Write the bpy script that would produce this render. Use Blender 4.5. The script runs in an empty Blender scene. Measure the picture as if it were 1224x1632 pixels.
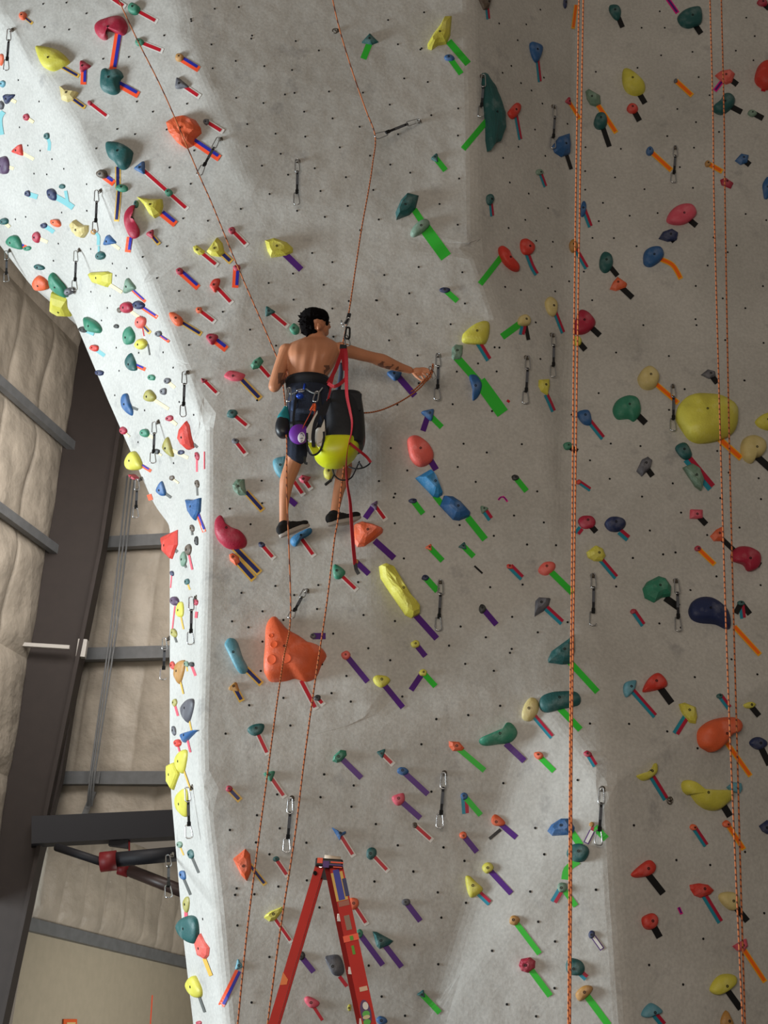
import bpy, bmesh, math, random
from mathutils import Vector, Matrix, noise
D = bpy.data
COL = bpy.context.scene.collection
SC = bpy.context.scene
# ------------------------------------------------------------ camera
F = 2250.0
TH, PHI = math.radians(22.3), math.radians(3.9)
CAM = Vector((0, 0, 1.6))
fw = Vector((0, math.cos(TH), math.sin(TH)))
r0 = Vector((1, 0, 0)); u0 = Vector((0, -math.sin(TH), math.cos(TH)))
rt = r0*math.cos(PHI) + u0*math.sin(PHI)
up = u0*math.cos(PHI) - r0*math.sin(PHI)
cam = D.objects.new('camera', D.cameras.new('camera')); COL.objects.link(cam)
cam.data.sensor_fit = 'VERTICAL'; cam.data.sensor_height = 36; cam.data.sensor_width = 27
cam.data.lens = F*36/1632
cam.data.clip_start = .05; cam.data.clip_end = 200
cam.matrix_world = Matrix.Translation(CAM) @ Matrix((rt, up, -fw)).transposed().to_4x4()
SC.camera = cam
# ------------------------------------------------------------ light
SC.view_settings.view_transform = 'Standard'
SC.view_settings.look = 'None'
SC.view_settings.gamma = 1
SC.view_settings.use_curve_mapping = False
SC.view_settings.exposure = 0.0
w = D.worlds.new('gym_air'); SC.world = w; w.use_nodes = True
bg = w.node_tree.nodes['Background']
bg.inputs[0].default_value = (1.0, .86, .70, 1); bg.inputs[1].default_value = .165
def area(name, loc, target, size, power, color, sy=None):
    l = D.lights.new(name, 'AREA'); l.shape = 'RECTANGLE'; l.size = size; l.size_y = sy or size
    l.energy = power; l.color = color
    o = D.objects.new(name, l); COL.objects.link(o); o.location = loc
    o.rotation_euler = (Vector(target)-Vector(loc)).to_track_quat('-Z', 'Y').to_euler()
    return o
area('daylight_from_roller_door', (-14, 9.5, 2.8), (-1.0, 10, 4.2), 4.2, 2900, (.84, .95, 1.0), 4.6)
area('daylight_from_entrance', (-2.5, -4.0, 3.0), (0, 10, 3.0), 6.0, 520, (1.0, .89, .76), 3.0)
area('skylight_over_back_hall', (-3.6, 14.0, 8.5), (-5.0, 19, 6), 4.0, 185, (1.0, .95, .90), 2.0)
area('lamp_over_far_hall', (0.5, 19.5, 2.2), (-5.5, 24, 2.8), 3.0, 110, (1.0, .98, .92), 1.0)
# ------------------------------------------------------------ helpers
def ray(px, py):
    return fw*F + rt*(px-612) - up*(py-816)
def P(px, py, Y):
    d = ray(px, py); return CAM + d*((Y-CAM.y)/d.y)
def onplane(px, py, p, n):
    d = ray(px, py); return CAM + d*((p-CAM).dot(n)/d.dot(n))
def proj(p):
    v = p-CAM; k = F/v.dot(fw); return (612+v.dot(rt)*k, 816-v.dot(up)*k)
def pxm(p): return F/(p-CAM).dot(fw)      # pixels per metre at a point
def link(o, parent=None):
    COL.objects.link(o)
    if parent: o.parent = parent; o.matrix_parent_inverse = parent.matrix_world.inverted()
    return o
def tag(o, label=None, cat=None, group=None, kind=None):
    if label: o['label'] = label
    if cat: o['category'] = cat
    if group: o['group'] = group
    if kind: o['kind'] = kind
    return o
def mobj(name, verts, faces, mats, parent=None, smooth=True, mi=None):
    me = D.meshes.new(name); me.from_pydata([tuple(v) for v in verts], [], faces)
    for m in (mats if isinstance(mats, (list, tuple)) else [mats]): me.materials.append(m)
    if mi: me.polygons.foreach_set('material_index', mi)
    if smooth: me.polygons.foreach_set('use_smooth', [True]*len(me.polygons))
    me.update()
    o = D.objects.new(name, me)
    return link(o, parent)
def empty(name, loc):
    o = D.objects.new(name, None); o.empty_display_size = .1; COL.objects.link(o)
    o.location = loc; o.matrix_world = Matrix.Translation(loc); return o
class MB:
    """collects shapes that become one mesh"""
    def __init__(s): s.v = []; s.f = []
    def add(s, v, f):
        k = len(s.v); s.v += [Vector(x) for x in v]; s.f += [tuple(i+k for i in q) for q in f]
    def box(s, c, size, M=None):
        M = M or Matrix.Identity(3); c = Vector(c)
        v = [c + M@Vector((x*size[0]/2, y*size[1]/2, z*size[2]/2)) for x in (-1,1) for y in (-1,1) for z in (-1,1)]
        s.add(v, [(0,1,3,2),(4,6,7,5),(0,4,5,1),(2,3,7,6),(0,2,6,4),(1,5,7,3)])
    def beam(s, a, b, w, h, side=None):
        a, b = Vector(a), Vector(b); d = (b-a).normalized()
        x = (Vector(side) if side else Vector((0,1,0))); x = (x - d*x.dot(d)).normalized(); y = d.cross(x)
        v = [p + x*sx*w/2 + y*sy*h/2 for p in (a, b) for sx, sy in ((-1,-1),(1,-1),(1,1),(-1,1))]
        s.add(v, [(3,2,1,0),(4,5,6,7),(0,1,5,4),(1,2,6,5),(2,3,7,6),(3,0,4,7)])
    def tube(s, pts, r, n=10, closed=False, caps=True, sq=None):
        pts = [Vector(p) for p in pts]; N = len(pts)
        R = r if isinstance(r, (list, tuple)) else [r]*N
        ring = []; prev = None
        for i, p in enumerate(pts):
            a = pts[(i-1) % N] if (closed or i) else p; b = pts[(i+1) % N] if (closed or i < N-1) else p
            t = (b-a).normalized()
            if prev is None:
                q = Vector((0,0,1)) if abs(t.z) < .9 else Vector((0,1,0)); x = (q - t*q.dot(t)).normalized()
            else: x = (prev - t*prev.dot(t)).normalized()
            prev = x; y = t.cross(x)
            ry = R[i]*(sq or 1)
            ring.append([p + x*R[i]*math.cos(2*math.pi*k/n) + y*ry*math.sin(2*math.pi*k/n) for k in range(n)])
        v = [q for g in ring for q in g]; f = []
        for i in range(N if closed else N-1):
            j = (i+1) % N
            f += [(i*n+k, i*n+(k+1) % n, j*n+(k+1) % n, j*n+k) for k in range(n)]
        if caps and not closed: f += [tuple(range(n-1, -1, -1)), tuple((N-1)*n+k for k in range(n))]
        s.add(v, f)
    def ball(s, c, r, n=14, m=9, M=None):
        c = Vector(c); r = Vector(r) if hasattr(r, '__len__') else Vector((r,)*3); M = M or Matrix.Identity(3)
        v = []; f = []
        for i in range(m+1):
            a = math.pi*i/m
            for k in range(n):
                b = 2*math.pi*k/n
                v.append(c + M@Vector((r.x*math.sin(a)*math.cos(b), r.y*math.sin(a)*math.sin(b), r.z*math.cos(a))))
        for i in range(m):
            for k in range(n): f.append((i*n+k, (i+1)*n+k, (i+1)*n+(k+1) % n, i*n+(k+1) % n))
        s.add(v, f)
    def build(s, name, mat, parent=None, smooth=False):
        return mobj(name, s.v, s.f, mat, parent, smooth)
def spline(pts, k=6, closed=False):
    pts = [Vector(p) for p in pts]; n = len(pts); out = []
    for i in range(n if closed else n-1):
        g = lambda j: pts[j % n] if closed else pts[max(0, min(n-1, j))]
        a, b, c, d = g(i-1), g(i), g(i+1), g(i+2)
        for q in range(k):
            t = q/k
            out.append(.5*((2*b) + (c-a)*t + (2*a-5*b+4*c-d)*t*t + (3*b-3*c+d-a)*t*t*t))
    if not closed: out.append(pts[-1])
    return out
# ------------------------------------------------------------ materials
def mat(name, col, rough=.7, metal=0, bump=0, bscale=60, spec=.5, var=0, vscale=8, chalk=0, bdist=.01):
    m = D.materials.new(name); m.use_nodes = True; nt = m.node_tree; b = nt.nodes['Principled BSDF']
    c = tuple(x**2.2 for x in (q/255 for q in col)) + (1,)
    b.inputs['Base Color'].default_value = c; b.inputs['Roughness'].default_value = rough
    b.inputs['Metallic'].default_value = metal; b.inputs['Specular IOR Level'].default_value = spec
    L = nt.links
    if var or chalk or bump:
        tc = nt.nodes.new('ShaderNodeTexCoord')
    if var or chalk:
        nz = nt.nodes.new('ShaderNodeTexNoise'); nz.inputs['Scale'].default_value = vscale; nz.inputs['Detail'].default_value = 5
        L.new(tc.outputs['Object'], nz.inputs['Vector'])
        rp = nt.nodes.new('ShaderNodeValToRGB')
        rp.color_ramp.elements[0].position = .32; rp.color_ramp.elements[1].position = .68
        rp.color_ramp.elements[0].color = tuple(x*(1-var) for x in c[:3])+(1,)
        hi = [x*(1+var) for x in c[:3]]
        if chalk: hi = [h*(1-chalk)+.55*chalk for h in hi]
        rp.color_ramp.elements[1].color = tuple(min(1, x) for x in hi)+(1,)
        if chalk:
            e = rp.color_ramp.elements.new(.54); e.color = c
        L.new(nz.outputs['Fac'], rp.inputs[0]); L.new(rp.outputs[0], b.inputs['Base Color'])
    if bump:
        n2 = nt.nodes.new('ShaderNodeTexNoise'); n2.inputs['Scale'].default_value = bscale; n2.inputs['Detail'].default_value = 4
        L.new(tc.outputs['Object'], n2.inputs['Vector'])
        bp = nt.nodes.new('ShaderNodeBump'); bp.inputs['Strength'].default_value = bump; bp.inputs['Distance'].default_value = bdist
        L.new(n2.outputs['Fac'], bp.inputs['Height']); L.new(bp.outputs[0], b.inputs['Normal'])
    return m
def wall_material():
    m = D.materials.new('textured_wall_paint'); m.use_nodes = True; nt = m.node_tree; L = nt.links
    b = nt.nodes['Principled BSDF']; b.inputs['Roughness'].default_value = .85
    tc = nt.nodes.new('ShaderNodeTexCoord')
    def nz(sc, det, rough=.55):
        n = nt.nodes.new('ShaderNodeTexNoise'); n.inputs['Scale'].default_value = sc; n.inputs['Detail'].default_value = det
        n.inputs['Roughness'].default_value = rough; L.new(tc.outputs['Object'], n.inputs['Vector']); return n
    def ramp(src, p0, c0, p1, c1):
        r = nt.nodes.new('ShaderNodeValToRGB'); e = r.color_ramp.elements
        e[0].position = p0; e[0].color = (*c0, 1); e[1].position = p1; e[1].color = (*c1, 1)
        L.new(src.outputs['Fac'], r.inputs[0]); return r
    a = ramp(nz(1.3, 6), .3, (.50, .485, .455), .7, (.62, .605, .575))
    g = ramp(nz(45, 3), .35, (.84, .84, .84), .7, (1, 1, 1))
    s = ramp(nz(4.3, 5, .62), .60, (1, 1, 1), .74, (.74, .74, .76))
    def mul(x, y):
        k = nt.nodes.new('ShaderNodeMix'); k.data_type = 'RGBA'; k.blend_type = 'MULTIPLY'; k.inputs['Factor'].default_value = 1
        L.new(x.outputs[0] if x.type != 'MIX' else x.outputs['Result'], k.inputs['A']); L.new(y.outputs[0], k.inputs['B'])
        return k
    m1 = mul(a, g)
    k = nt.nodes.new('ShaderNodeMix'); k.data_type = 'RGBA'; k.blend_type = 'MULTIPLY'; k.inputs['Factor'].default_value = 1
    L.new(m1.outputs[2], k.inputs[6]); L.new(s.outputs[0], k.inputs[7])
    L.new(k.outputs[2], b.inputs['Base Color'])
    bp = nt.nodes.new('ShaderNodeBump'); bp.inputs['Strength'].default_value = .22; bp.inputs['Distance'].default_value = .01
    L.new(nz(38, 6).outputs['Fac'], bp.inputs['Height'])
    b2 = nt.nodes.new('ShaderNodeBump'); b2.inputs['Strength'].default_value = .5; b2.inputs['Distance'].default_value = .05
    L.new(nz(2.6, 2).outputs['Fac'], b2.inputs['Height']); L.new(b2.outputs[0], bp.inputs['Normal'])
    L.new(bp.outputs[0], b.inputs['Normal'])
    return m
WALLM = wall_material()
BLACK = mat('dark_hole', (12, 12, 12), .9)
# ------------------------------------------------------------ the climbing wall
VX = {k: (x, y, Y) for k, x, y, Y in [
 ('Sa',-260,-160,12.6),('Sb',-260,200,12.4),('Sd',-70,300,12.0),('Sz',-12,378,11.8),('Se',45,452,11.7),('Sf',108,492,11.6),('Sg',170,640,11.3),
 ('Sh',240,800,11.1),('Si',268,838,11.0),('Sj',268,1240,10.9),('Sk',290,1500,10.9),('Sl',306,1640,10.9),
 ('Pa',-100,-160,10.2),('Pb',0,30,10.17),('Pc',60,110,10.14),('Pd',115,200,10.12),('Pe',160,290,10.1),('Pf',235,450,10.04),
 ('Pg',285,580,10.0),('Ph',326,672,9.95),('Pi',325,880,9.9),('Pj',316,1170,9.8),('Pk',318,1250,9.8),('Pl',340,1440,9.95),('Pm',358,1640,10.05),
 ('Qa',262,-160,9.5),('Qb',298,69,9.62),('Qc',347,184,9.68),('Qd',394,300,9.74),('Qe',418,354,9.8),('Qf',398,418,9.84),('Qg',354,582,9.92),
 ('T0',748,-160,9.4),('T1',756,200,9.58),('T2',758,400,9.72),('T3',800,520,9.82),('T4',870,690,9.95),('T5',895,900,9.84),
 ('T6',957,1060,9.66),('T7',970,1250,9.42),('T8',980,1420,9.5),('T9',996,1640,9.62),
 ('M2',600,668,9.8),('L1',600,1150,9.68),('L2',860,1100,9.62),('B1',690,1640,9.95),
 ('V0',925,-160,10.3),('V1',915,250,10.3),('V2',908,520,10.2),('V3',900,720,10.06),
 ('R0',1420,-160,10.25),('R1',1420,110,10.32),('C1',1190,300,10.3),('C2',950,565,10.16),('R2',1420,420,10.45),('R3',1420,950,10.5),('R4',1420,1640,10.6)]}
TRI = '''Sa Pa Sb|Sb Pa Pb|Sb Pb Sd|Pb Pc Sd|Sd Pc Sz|Pc Pd Sz|Sz Pd Se|Pd Pe Se|Pe Sf Se|Pe Pf Sf|Pf Pg Sf|Sf Pg Sg|Pg Ph Sg|Sg Ph Sh|Ph Si Sh|Ph Pi Si|Pi Sj Si|Pi Pj Sj|Pj Pk Sj|Pk Pl Sj|Sj Pl Sk|Pl Pm Sk|Sk Pm Sl
Pa Qa Pb|Pb Qa Qb|Pb Qb Pc|Pc Qb Pd|Pd Qb Qc|Pd Qc Pe|Pe Qc Qd|Pe Qd Pf|Pf Qd Qe|Pf Qe Qf|Pf Qf Pg|Pg Qf Qg|Pg Qg Ph
Qa T0 Qb|Qb T0 T1|Qb T1 Qc|Qc T1 Qd|Qd T1 T2|Qd T2 Qe|Qe T2 Qf|Qf T2 T3|Qf T3 Qg|Qg T3 M2|Qg M2 Ph|M2 T3 T4
Ph M2 Pi|Pi M2 L1|Pi L1 Pj|M2 T4 L1|L1 T4 T5|L1 T5 L2|L2 T5 T6|Pj L1 Pk|Pk L1 B1|Pk B1 Pl|Pl B1 Pm|L1 L2 B1|L2 T7 B1|L2 T6 T7|T7 T8 B1|T8 T9 B1
T0 V0 T1|V0 V1 T1|T1 V1 T2|V1 V2 T2|T2 V2 T3|T3 V2 T4|V2 V3 T4|T4 V3 T5
V0 R0 V1|R0 R1 V1|V1 R1 C1|V1 C1 V2|V2 C1 C2|C1 R1 R2|C1 R2 C2|V2 C2 V3|C2 R2 V3|V3 R2 T5|T5 R2 R3|T5 R3 T6|T6 R3 T7|T7 R3 T8|T8 R3 R4|T8 R4 T9'''
TRIS = [tuple(t.split()) for t in TRI.replace('\n', '|').split('|')]
WP = {k: P(*v) for k, v in VX.items()}
FAC = []
for t in TRIS:
    a, b, c = (WP[k] for k in t); n = (b-a).cross(c-a).normalized()
    if n.dot(CAM-a) < 0: n = -n
    FAC.append((t, a, n))
def facet(px, py):
    best = None
    for t, a, n in FAC:
        (x1, y1, _), (x2, y2, _), (x3, y3, _) = (VX[k] for k in t)
        d = (y2-y3)*(x1-x3)+(x3-x2)*(y1-y3)
        l1 = ((y2-y3)*(px-x3)+(x3-x2)*(py-y3))/d; l2 = ((y3-y1)*(px-x3)+(x1-x3)*(py-y3))/d
        m = min(l1, l2, 1-l1-l2)
        if best is None or m > best[0]: best = (m, a, n)
        if m >= -1e-6: break
    return best[1], best[2]
WALLTREE = []
def surf(px, py):
    """the real wall surface, soft folds included, behind a picture point: point and normal"""
    if WALLTREE:
        d = ray(px, py).normalized(); h = WALLTREE[0].ray_cast(CAM, d)
        a, n = facet(px, py); q = onplane(px, py, a, n)
        if h[0] is not None and abs(h[0].y-q.y) < .2: return h[0], (h[1] if h[1].dot(d) < 0 else -h[1])
        return q, n
    a, n = facet(px, py); return onplane(px, py, a, n), n
def W(px, py, off=0):
    p, n = surf(px, py); return p + n*off
RG = {k: v for k, *v in [('A',0,0,4.08),('B',0,300,4.08),('C',200,0,4.08),('D',0,600,4.08),('E',300,300,4.08),('F',600,0,4.08),('G',900,0,3.778),
 ('H',480,0,4.08),('I',600,300,4.08),('J',900,300,3.778),('K',180,580,4.08),('L',600,600,4.08),('M',900,600,3.778),('N',200,860,4.08),
 ('O',460,860,4.08),('Q',700,860,4.08),('R',924,860,4.08),('S',240,1100,4.08),('T',500,1120,4.08),('U',720,1120,4.08),('V',924,1120,4.08),
 ('X',240,1332,4.08),('Y',420,1332,4.08),('Z',700,1332,4.08),('a',924,1332,4.08),('b',400,470,5.564),('c',400,660,5.564),('p',0,0,1)]}
def zc(rg, nums):
    x0, y0, s = RG[rg]; return [(x0+nums[i]/s, y0+nums[i+1]/s) for i in range(0, len(nums), 2)]
DOTS = '''A 281,26 432,18 562,88 449,193 289,177 671,383 838,371 1068,231 255,660 128,828 626,966 890,661 762,840 878,873 182,946 262,980 339,1035 222,1129 305,1134 416,1098 564,1198 1103,1090 120,521 1084,843 994,727
B 1191,197 1085,378 928,447 1021,585 1164,669 565,146 402,158 168,186 101,202 380,360 348,471 591,395 699,778 755,568 592,673 717,700 661,860 757,1037 1127,1167 1062,1067 903,1070 826,520 732,490
C 252,231 580,58 737,47 426,125 428,138 559,290 567,445 717,397 823,232 818,252 1107,268 903,431 1083,456 1037,615 1099,605 897,671 720,637 1162,727 792,808 976,870 1169,889 789,952 1009,1001 887,1078 1057,1137 400,675 286,1090 424,1196 447,979
H 115,329 565,131 799,81 629,289 783,315 775,323 670,511 823,534 181,596 204,771 576,681 402,603 380,825 846,750 1021,706 1019,882 251,959 630,874 448,1013 88,1095 579,1071 709,1124 291,1153 1027,1162
E 529,38 860,19 1203,12 342,135 708,147 1037,116 888,187 1118,273 128,212 806,422 937,481 681,556 523,617 881,629 685,725 1221,729 225,804 937,783 1044,734 402,920 571,1024 5,1020 944,966
I 410,103 15,204 528,238 989,35 1115,130 967,206 858,259 1038,342 1146,349 274,513 51,565 558,547 1139,511 213,684 3,730 137,822 264,880 482,885 836,642 938,662 1161,671 1035,873 82,990 267,1088 660,1140 522,1193 781,1192 768,1035 799,1037 1065,1111 575,750
G 187,433 438,409 572,69 463,168 602,168 580,334 806,465 1093,107 1144,218 1136,364 769,313 1030,306 678,657 790,736 929,795 872,574 617,820 123,1031 303,1069 338,897 778,890 480,1140 772,1132 123,1143 125,887 16,746 693,1007
F 797,153 973,159 1065,63 917,262 819,474 939,541 876,429 1007,589 1078,674 1030,843 922,955 1088,505 1097,1014 823,1027 866,1187
J 230,89 391,166 559,150 205,199 167,300 296,301 432,350 1089,156 1034,345 860,466 896,297 981,386 115,503 26,561 789,589 165,675 951,664 1087,723 473,825 787,789 793,825 966,915 1197,932 309,990 627,1011 1081,1158 722,1210 1193,590 1213,193
M 722,78 1083,25 204,101 628,202 277,405 456,420 152,506 271,617 465,724 650,644 700,820 512,928 592,1071 667,1060 410,1093 913,1204 857,955 1052,910 936,733 1181,739 1167,613 987,579 918,449 42,231
K 960,495 967,760 970,906 760,942 895,1043 938,237 395,645 164,509 432,247 526,331 41,45 207,302 13,204
L 275,45 135,184 495,181 751,226 93,466 566,438 717,495 528,589 945,441 200,612 16,681 645,686 121,763 112,787 375,912 119,956 540,967 763,1037 894,905 1088,950 979,1093 1167,1098 178,1184 1045,748
N 975,302 1097,361 754,347 693,532 800,571 891,467 1027,523 891,664 880,854 805,1078 1027,1030
O 193,296 185,452 487,491 290,612 518,707 691,530 749,123 452,277 1043,690 1118,566 660,785 376,887 217,811 279,999 404,1054 739,1021 960,1168 1167,1141 1148,809
Q 571,33 759,38 331,310 542,293 474,503 303,636 641,604 471,712 460,737 355,854 835,538 396,1081 980,1197 1150,306
R 344,120 541,97 621,84 888,240 719,329 517,546 657,573 1175,297 986,779 1154,877 747,895 320,1199
S 488,283 641,98 909,230 1129,547 692,813 840,898 516,909 1105,696 685,990 1013,992 773,1067 823,678 1177,20
T 1005,81 797,106 700,270 67,466 260,538 44,614 245,676 404,789 546,927 844,941 980,1028 648,1098 395,1162 765,578 1212,20
U 335,523 819,503 543,815 602,986 937,1216
V 568,187 765,296 351,797 627,1023 847,1055 1074,970
X 560,342 550,384 831,330 675,380 1016,290 565,583 773,788 1098,466 657,1084 340,541
Y 974,232 721,297 1133,368 1156,532 981,709 684,844 1136,835 768,1045 920,1170 873,62 1170,75
Z 683,121 592,363 174,436 644,559 1020,351 753,687 344,748 750,991 440,1096 630,1174
a 802,670 450,840 671,967 1198,503'''
def climbing_wall():
    keys = list(WP); idx = {k: i for i, k in enumerate(keys)}
    bm = bmesh.new()
    vs = [bm.verts.new(WP[k]) for k in keys]
    for t, a, n in FAC:
        tt = [vs[idx[k]] for k in t]
        if (tt[1].co-tt[0].co).cross(tt[2].co-tt[0].co).dot(n) < 0: tt.reverse()
        bm.faces.new(tt)
    # carry the foot of the wall down to the floor and give the whole wall its thickness
    bot = ['Sl', 'Pm', 'B1', 'T9', 'R4']; low = []
    for k in bot:
        p = WP[k]; low.append(bm.verts.new((p.x+.02, p.y+.25, -.02)))
    for i in range(4):
        bm.faces.new((vs[idx[bot[i]]], low[i], low[i+1], vs[idx[bot[i+1]]]))
    be = [e for e in bm.edges if e.is_boundary]
    g = bmesh.ops.extrude_edge_only(bm, edges=be)['geom']
    for v in [x for x in g if isinstance(x, bmesh.types.BMVert)]:
        v.co += Vector((.65, 1.5, 0))
        v.co.z = max(v.co.z, -.02)
    bmesh.ops.recalc_face_normals(bm, faces=bm.faces)
    me = D.meshes.new('wall_climbing'); bm.to_mesh(me); bm.free()
    me.materials.append(WALLM)
    o = D.objects.new('wall_climbing', me); COL.objects.link(o); o['kind'] = 'structure'
    o['label'] = 'pale grey textured climbing wall with folded panels'
    b = o.modifiers.new('soft edges', 'BEVEL'); b.width = .07; b.segments = 4; b.limit_method = 'ANGLE'; b.angle_limit = math.radians(4)
    b.harden_normals = False
    dg = bpy.context.evaluated_depsgraph_get(); dg.update()
    from mathutils.bvhtree import BVHTree
    WALLTREE.append(BVHTree.FromObject(o, dg))
    # the empty bolt holes
    mb = MB()
    for ln in DOTS.split('\n'):
        k, *q = ln.split()
        for s in q:
            x, y = map(float, s.split(',')); (px, py), = zc(k, [x, y])
            c, n = surf(px, py)
            t = n.cross(Vector((0, 0, 1))).normalized(); u = n.cross(t); r = .0085
            mb.add([c + n*.004 + (t*math.cos(i*math.pi/4) + u*math.sin(i*math.pi/4))*r for i in range(8)]
                   + [c - n*.01 + (t*math.cos(i*math.pi/4) + u*math.sin(i*math.pi/4))*r for i in range(8)],
                   [tuple(range(8))] + [(i, (i+1) % 8, 8+(i+1) % 8, 8+i) for i in range(8)])
    h = mb.build('bolt_hole', BLACK, o); h['kind'] = 'stuff'
    return o
climbing_wall()
# ------------------------------------------------------------ the building behind
INS = mat('quilted_insulation_foil', (176, 166, 152), .5, bump=.6, bscale=2.6, bdist=.12, var=.12, vscale=3)
STEEL = mat('dark_painted_steel', (52, 44, 41), .7, var=.08)
GIRT = mat('grey_galvanised_steel', (110, 112, 114), .5, var=.12)
BEAMM = mat('blue_black_steel', (34, 34, 40), .6)
TANW = mat('tan_painted_wall', (176, 166, 146), .85, var=.04)
FLOORM = mat('grey_rubber_floor', (96, 92, 88), .9, var=.1)
REDM = mat('red_coupling', (120, 30, 34), .5)
PIPE = mat('dark_pipe', (60, 46, 42), .45)
WHITEM = mat('white_metal_strip', (190, 186, 180), .5)
sd = Vector((math.sin(math.radians(18)), math.cos(math.radians(18)), 0))      # runs along the side wall, away from the camera
ed = Vector((sd.y, -sd.x, 0))                                                   # runs along the end wall, to the right
K0 = P(120, 900, 19.0); K0.z = 0                                               # foot of the column line
def side_pt(px, py): return onplane(px, py, K0, ed)
def end_pt(px, py, back=0): return onplane(px, py, K0+sd*back, sd)
def side(t, z): return K0 + sd*t + Vector((0, 0, z))
def end(t, z, back=0): return K0 + ed*t + sd*back + Vector((0, 0, z))
def quilt(name, a, ux, uz, nx, nz, W_, H_, nrm, seams, amp=.05):
    """a blanket that bellies out between its seams"""
    v = []; f = []
    for j in range(nz+1):
        for i in range(nx+1):
            s = i/nx*W_; t = j/nz*H_
            ph = (s/seams) % 1
            d = amp*(math.sin(math.pi*ph)**.35) + .05*noise.noise(Vector((s*1.1, t*1.4, a.x))) + .03*noise.noise(Vector((s*3.5+t, t*1.2, 3)))
            edge = min(1, 8*min(j, nz-j)/nz)
            v.append(a + ux*s + uz*t + nrm*(d*edge))
    for j in range(nz):
        for i in range(nx): f.append((j*(nx+1)+i, j*(nx+1)+i+1, (j+1)*(nx+1)+i+1, (j+1)*(nx+1)+i))
    return mobj(name, v, f, INS)
def room():
    Z = Vector((0, 0, 1))
    mb = MB(); mb.box((0, 8, -.06), (60, 60, .1)); o = mb.build('floor', FLOORM); o['kind'] = 'structure'
    # heights of the girts on the end wall and the side wall
    ez = [end_pt(230, y).z for y in (1322, 1285, 1245, 1047, 870)]
    top = side(0, 15).z
    dz = ez[4]-ez[3]
    rows = [ez[2], ez[3], ez[4]] + [ez[4]+dz*k for k in range(1, 5)]
    for i in range(len(rows)-1):
        o = quilt('wall_end', end(-.4, rows[i]), ed, Z, 230, 26, 7.0, rows[i+1]-rows[i], -sd, .85); o['kind'] = 'structure'
    o = quilt('wall_end', end(-.4, ez[0]), ed, Z, 200, 30, 7.0, ez[2]-ez[0], -sd, 2.1, .09); o['kind'] = 'structure'
    zA = side_pt(0, 622).z; zB = side_pt(0, 822).z; ds = zA-zB
    srows = [zB-3*ds, zB-2*ds, zB-ds, zB, zA, zA+ds, zA+2*ds]
    for i in range(len(srows)-1):
        o = quilt('wall_side', side(-8, srows[i]), sd, Z, 260, 22, 8.0, ds, ed, .8, .08); o['kind'] = 'structure'
    # far part of the side wall, seen under the end beam
    zt = side_pt(160, 1497).z
    o = quilt('wall_far', side(.3, zt), sd, Z, 300, 20, 9.0, ez[0]-zt+.3, ed, .62, .10); o['kind'] = 'structure'
    mb = MB(); a = side(.2, 0)
    mb.add([a, a+sd*9, a+sd*9+Z*zt, a+Z*zt], [(0, 1, 2, 3)]); mb.box(tuple(side(-4, 1)-ed*.4), (.1, .1, .1))
    o = mobj('wall_lower', mb.v[:4], [(0, 1, 2, 3)], TANW); o['kind'] = 'structure'
    mb = MB(); a = side(9, -0.0)
    o = mobj('wall_back', [a, a+ed*9, a+ed*9+Z*11, a+Z*11], [(0, 1, 2, 3)], TANW); o['kind'] = 'structure'
    mb = MB(); mb.beam(side(-.6, zt-.05)+ed*.08, side(9, zt-.05)+ed*.08, .14, .16, (ed.x, ed.y, 0)); o = mb.build('trim_1', GIRT); o['kind'] = 'structure'
    # ceiling over everything far to the back left
    o = mobj('ceiling', [Vector((-14, 4, 14.5)), Vector((4, 9, 16.5)), Vector((10, 30, 16.5)), Vector((-14, 30, 13.2))], [(0, 1, 2, 3)], INS); o['kind'] = 'structure'
    def girt(name, a, b, w_, h_, s, m, label, group):
        q = MB(); q.beam(a, b, w_, h_, s); q.box(tuple(a.lerp(b, .5)), (.02, .02, .02)); q.v = q.v[:8]; q.f = q.f[:6]
        return tag(q.build(name, m), label, 'beam', group)
    for z, nm in ((rows[0], 'lowest grey steel girt on the insulated end wall'), (rows[1], 'middle grey steel girt across the insulated end wall'), (rows[2], 'upper grey steel girt on the end wall beside red forked hold')):
        girt('wall_girt', end(.0, z)-sd*.16, end(6, z)-sd*.16, .12, .17, (sd.x, sd.y, 0), GIRT, nm, 'girts of the end wall')
    for z, nm in ((zB, 'lower sloping girt on the insulated side wall'), (zA, 'upper sloping girt on the insulated side wall')):
        girt('wall_girt', side(-8, z)+ed*.12, side(-.2, z)+ed*.12, .10, .13, (ed.x, ed.y, 0), GIRT, nm, 'girts of the side wall')
    # seams where vertical battens press the side blanket
    # main tapered column
    Yc = 18.2
    def colpiece(name, pts, depth, m, parent=None):
        v = [P(x, y, Yc) for x, y in pts]; n = len(v)
        v += [p + Vector((0, depth, 0)) for p in v]
        f = [tuple(range(n)), tuple(range(2*n-1, n-1, -1))] + [(i, n+i, n+(i+1) % n, (i+1) % n) for i in range(n)]
        o = mobj(name, v, f, m, parent, False); return o
    c = empty('steel_column', P(60, 1700, Yc)); tag(c, 'wide dark tapered steel column beside the climbing wall', 'column')
    colpiece('web', [(118, 430), (215, 560), (168, 860), (118, 1110), (97, 1240), (64, 1370), (0, 1650), (-90, 1650), (-30, 1440), (0, 1395)][:7] + [(-140, 1650), (-70, 1500), (4, 1240), (48, 900), (97, 600)], .2, STEEL, c)
    mb = MB(); mb.beam(P(122, 400, Yc), P(47, 905, Yc), .34, .035, (0, 1, 0)); mb.beam(P(47, 905, Yc), P(-60, 1500, Yc), .34, .035, (0, 1, 0))
    mb.build('flange', mat('pale_flange_edge', (120, 112, 104), .6), c)
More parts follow.
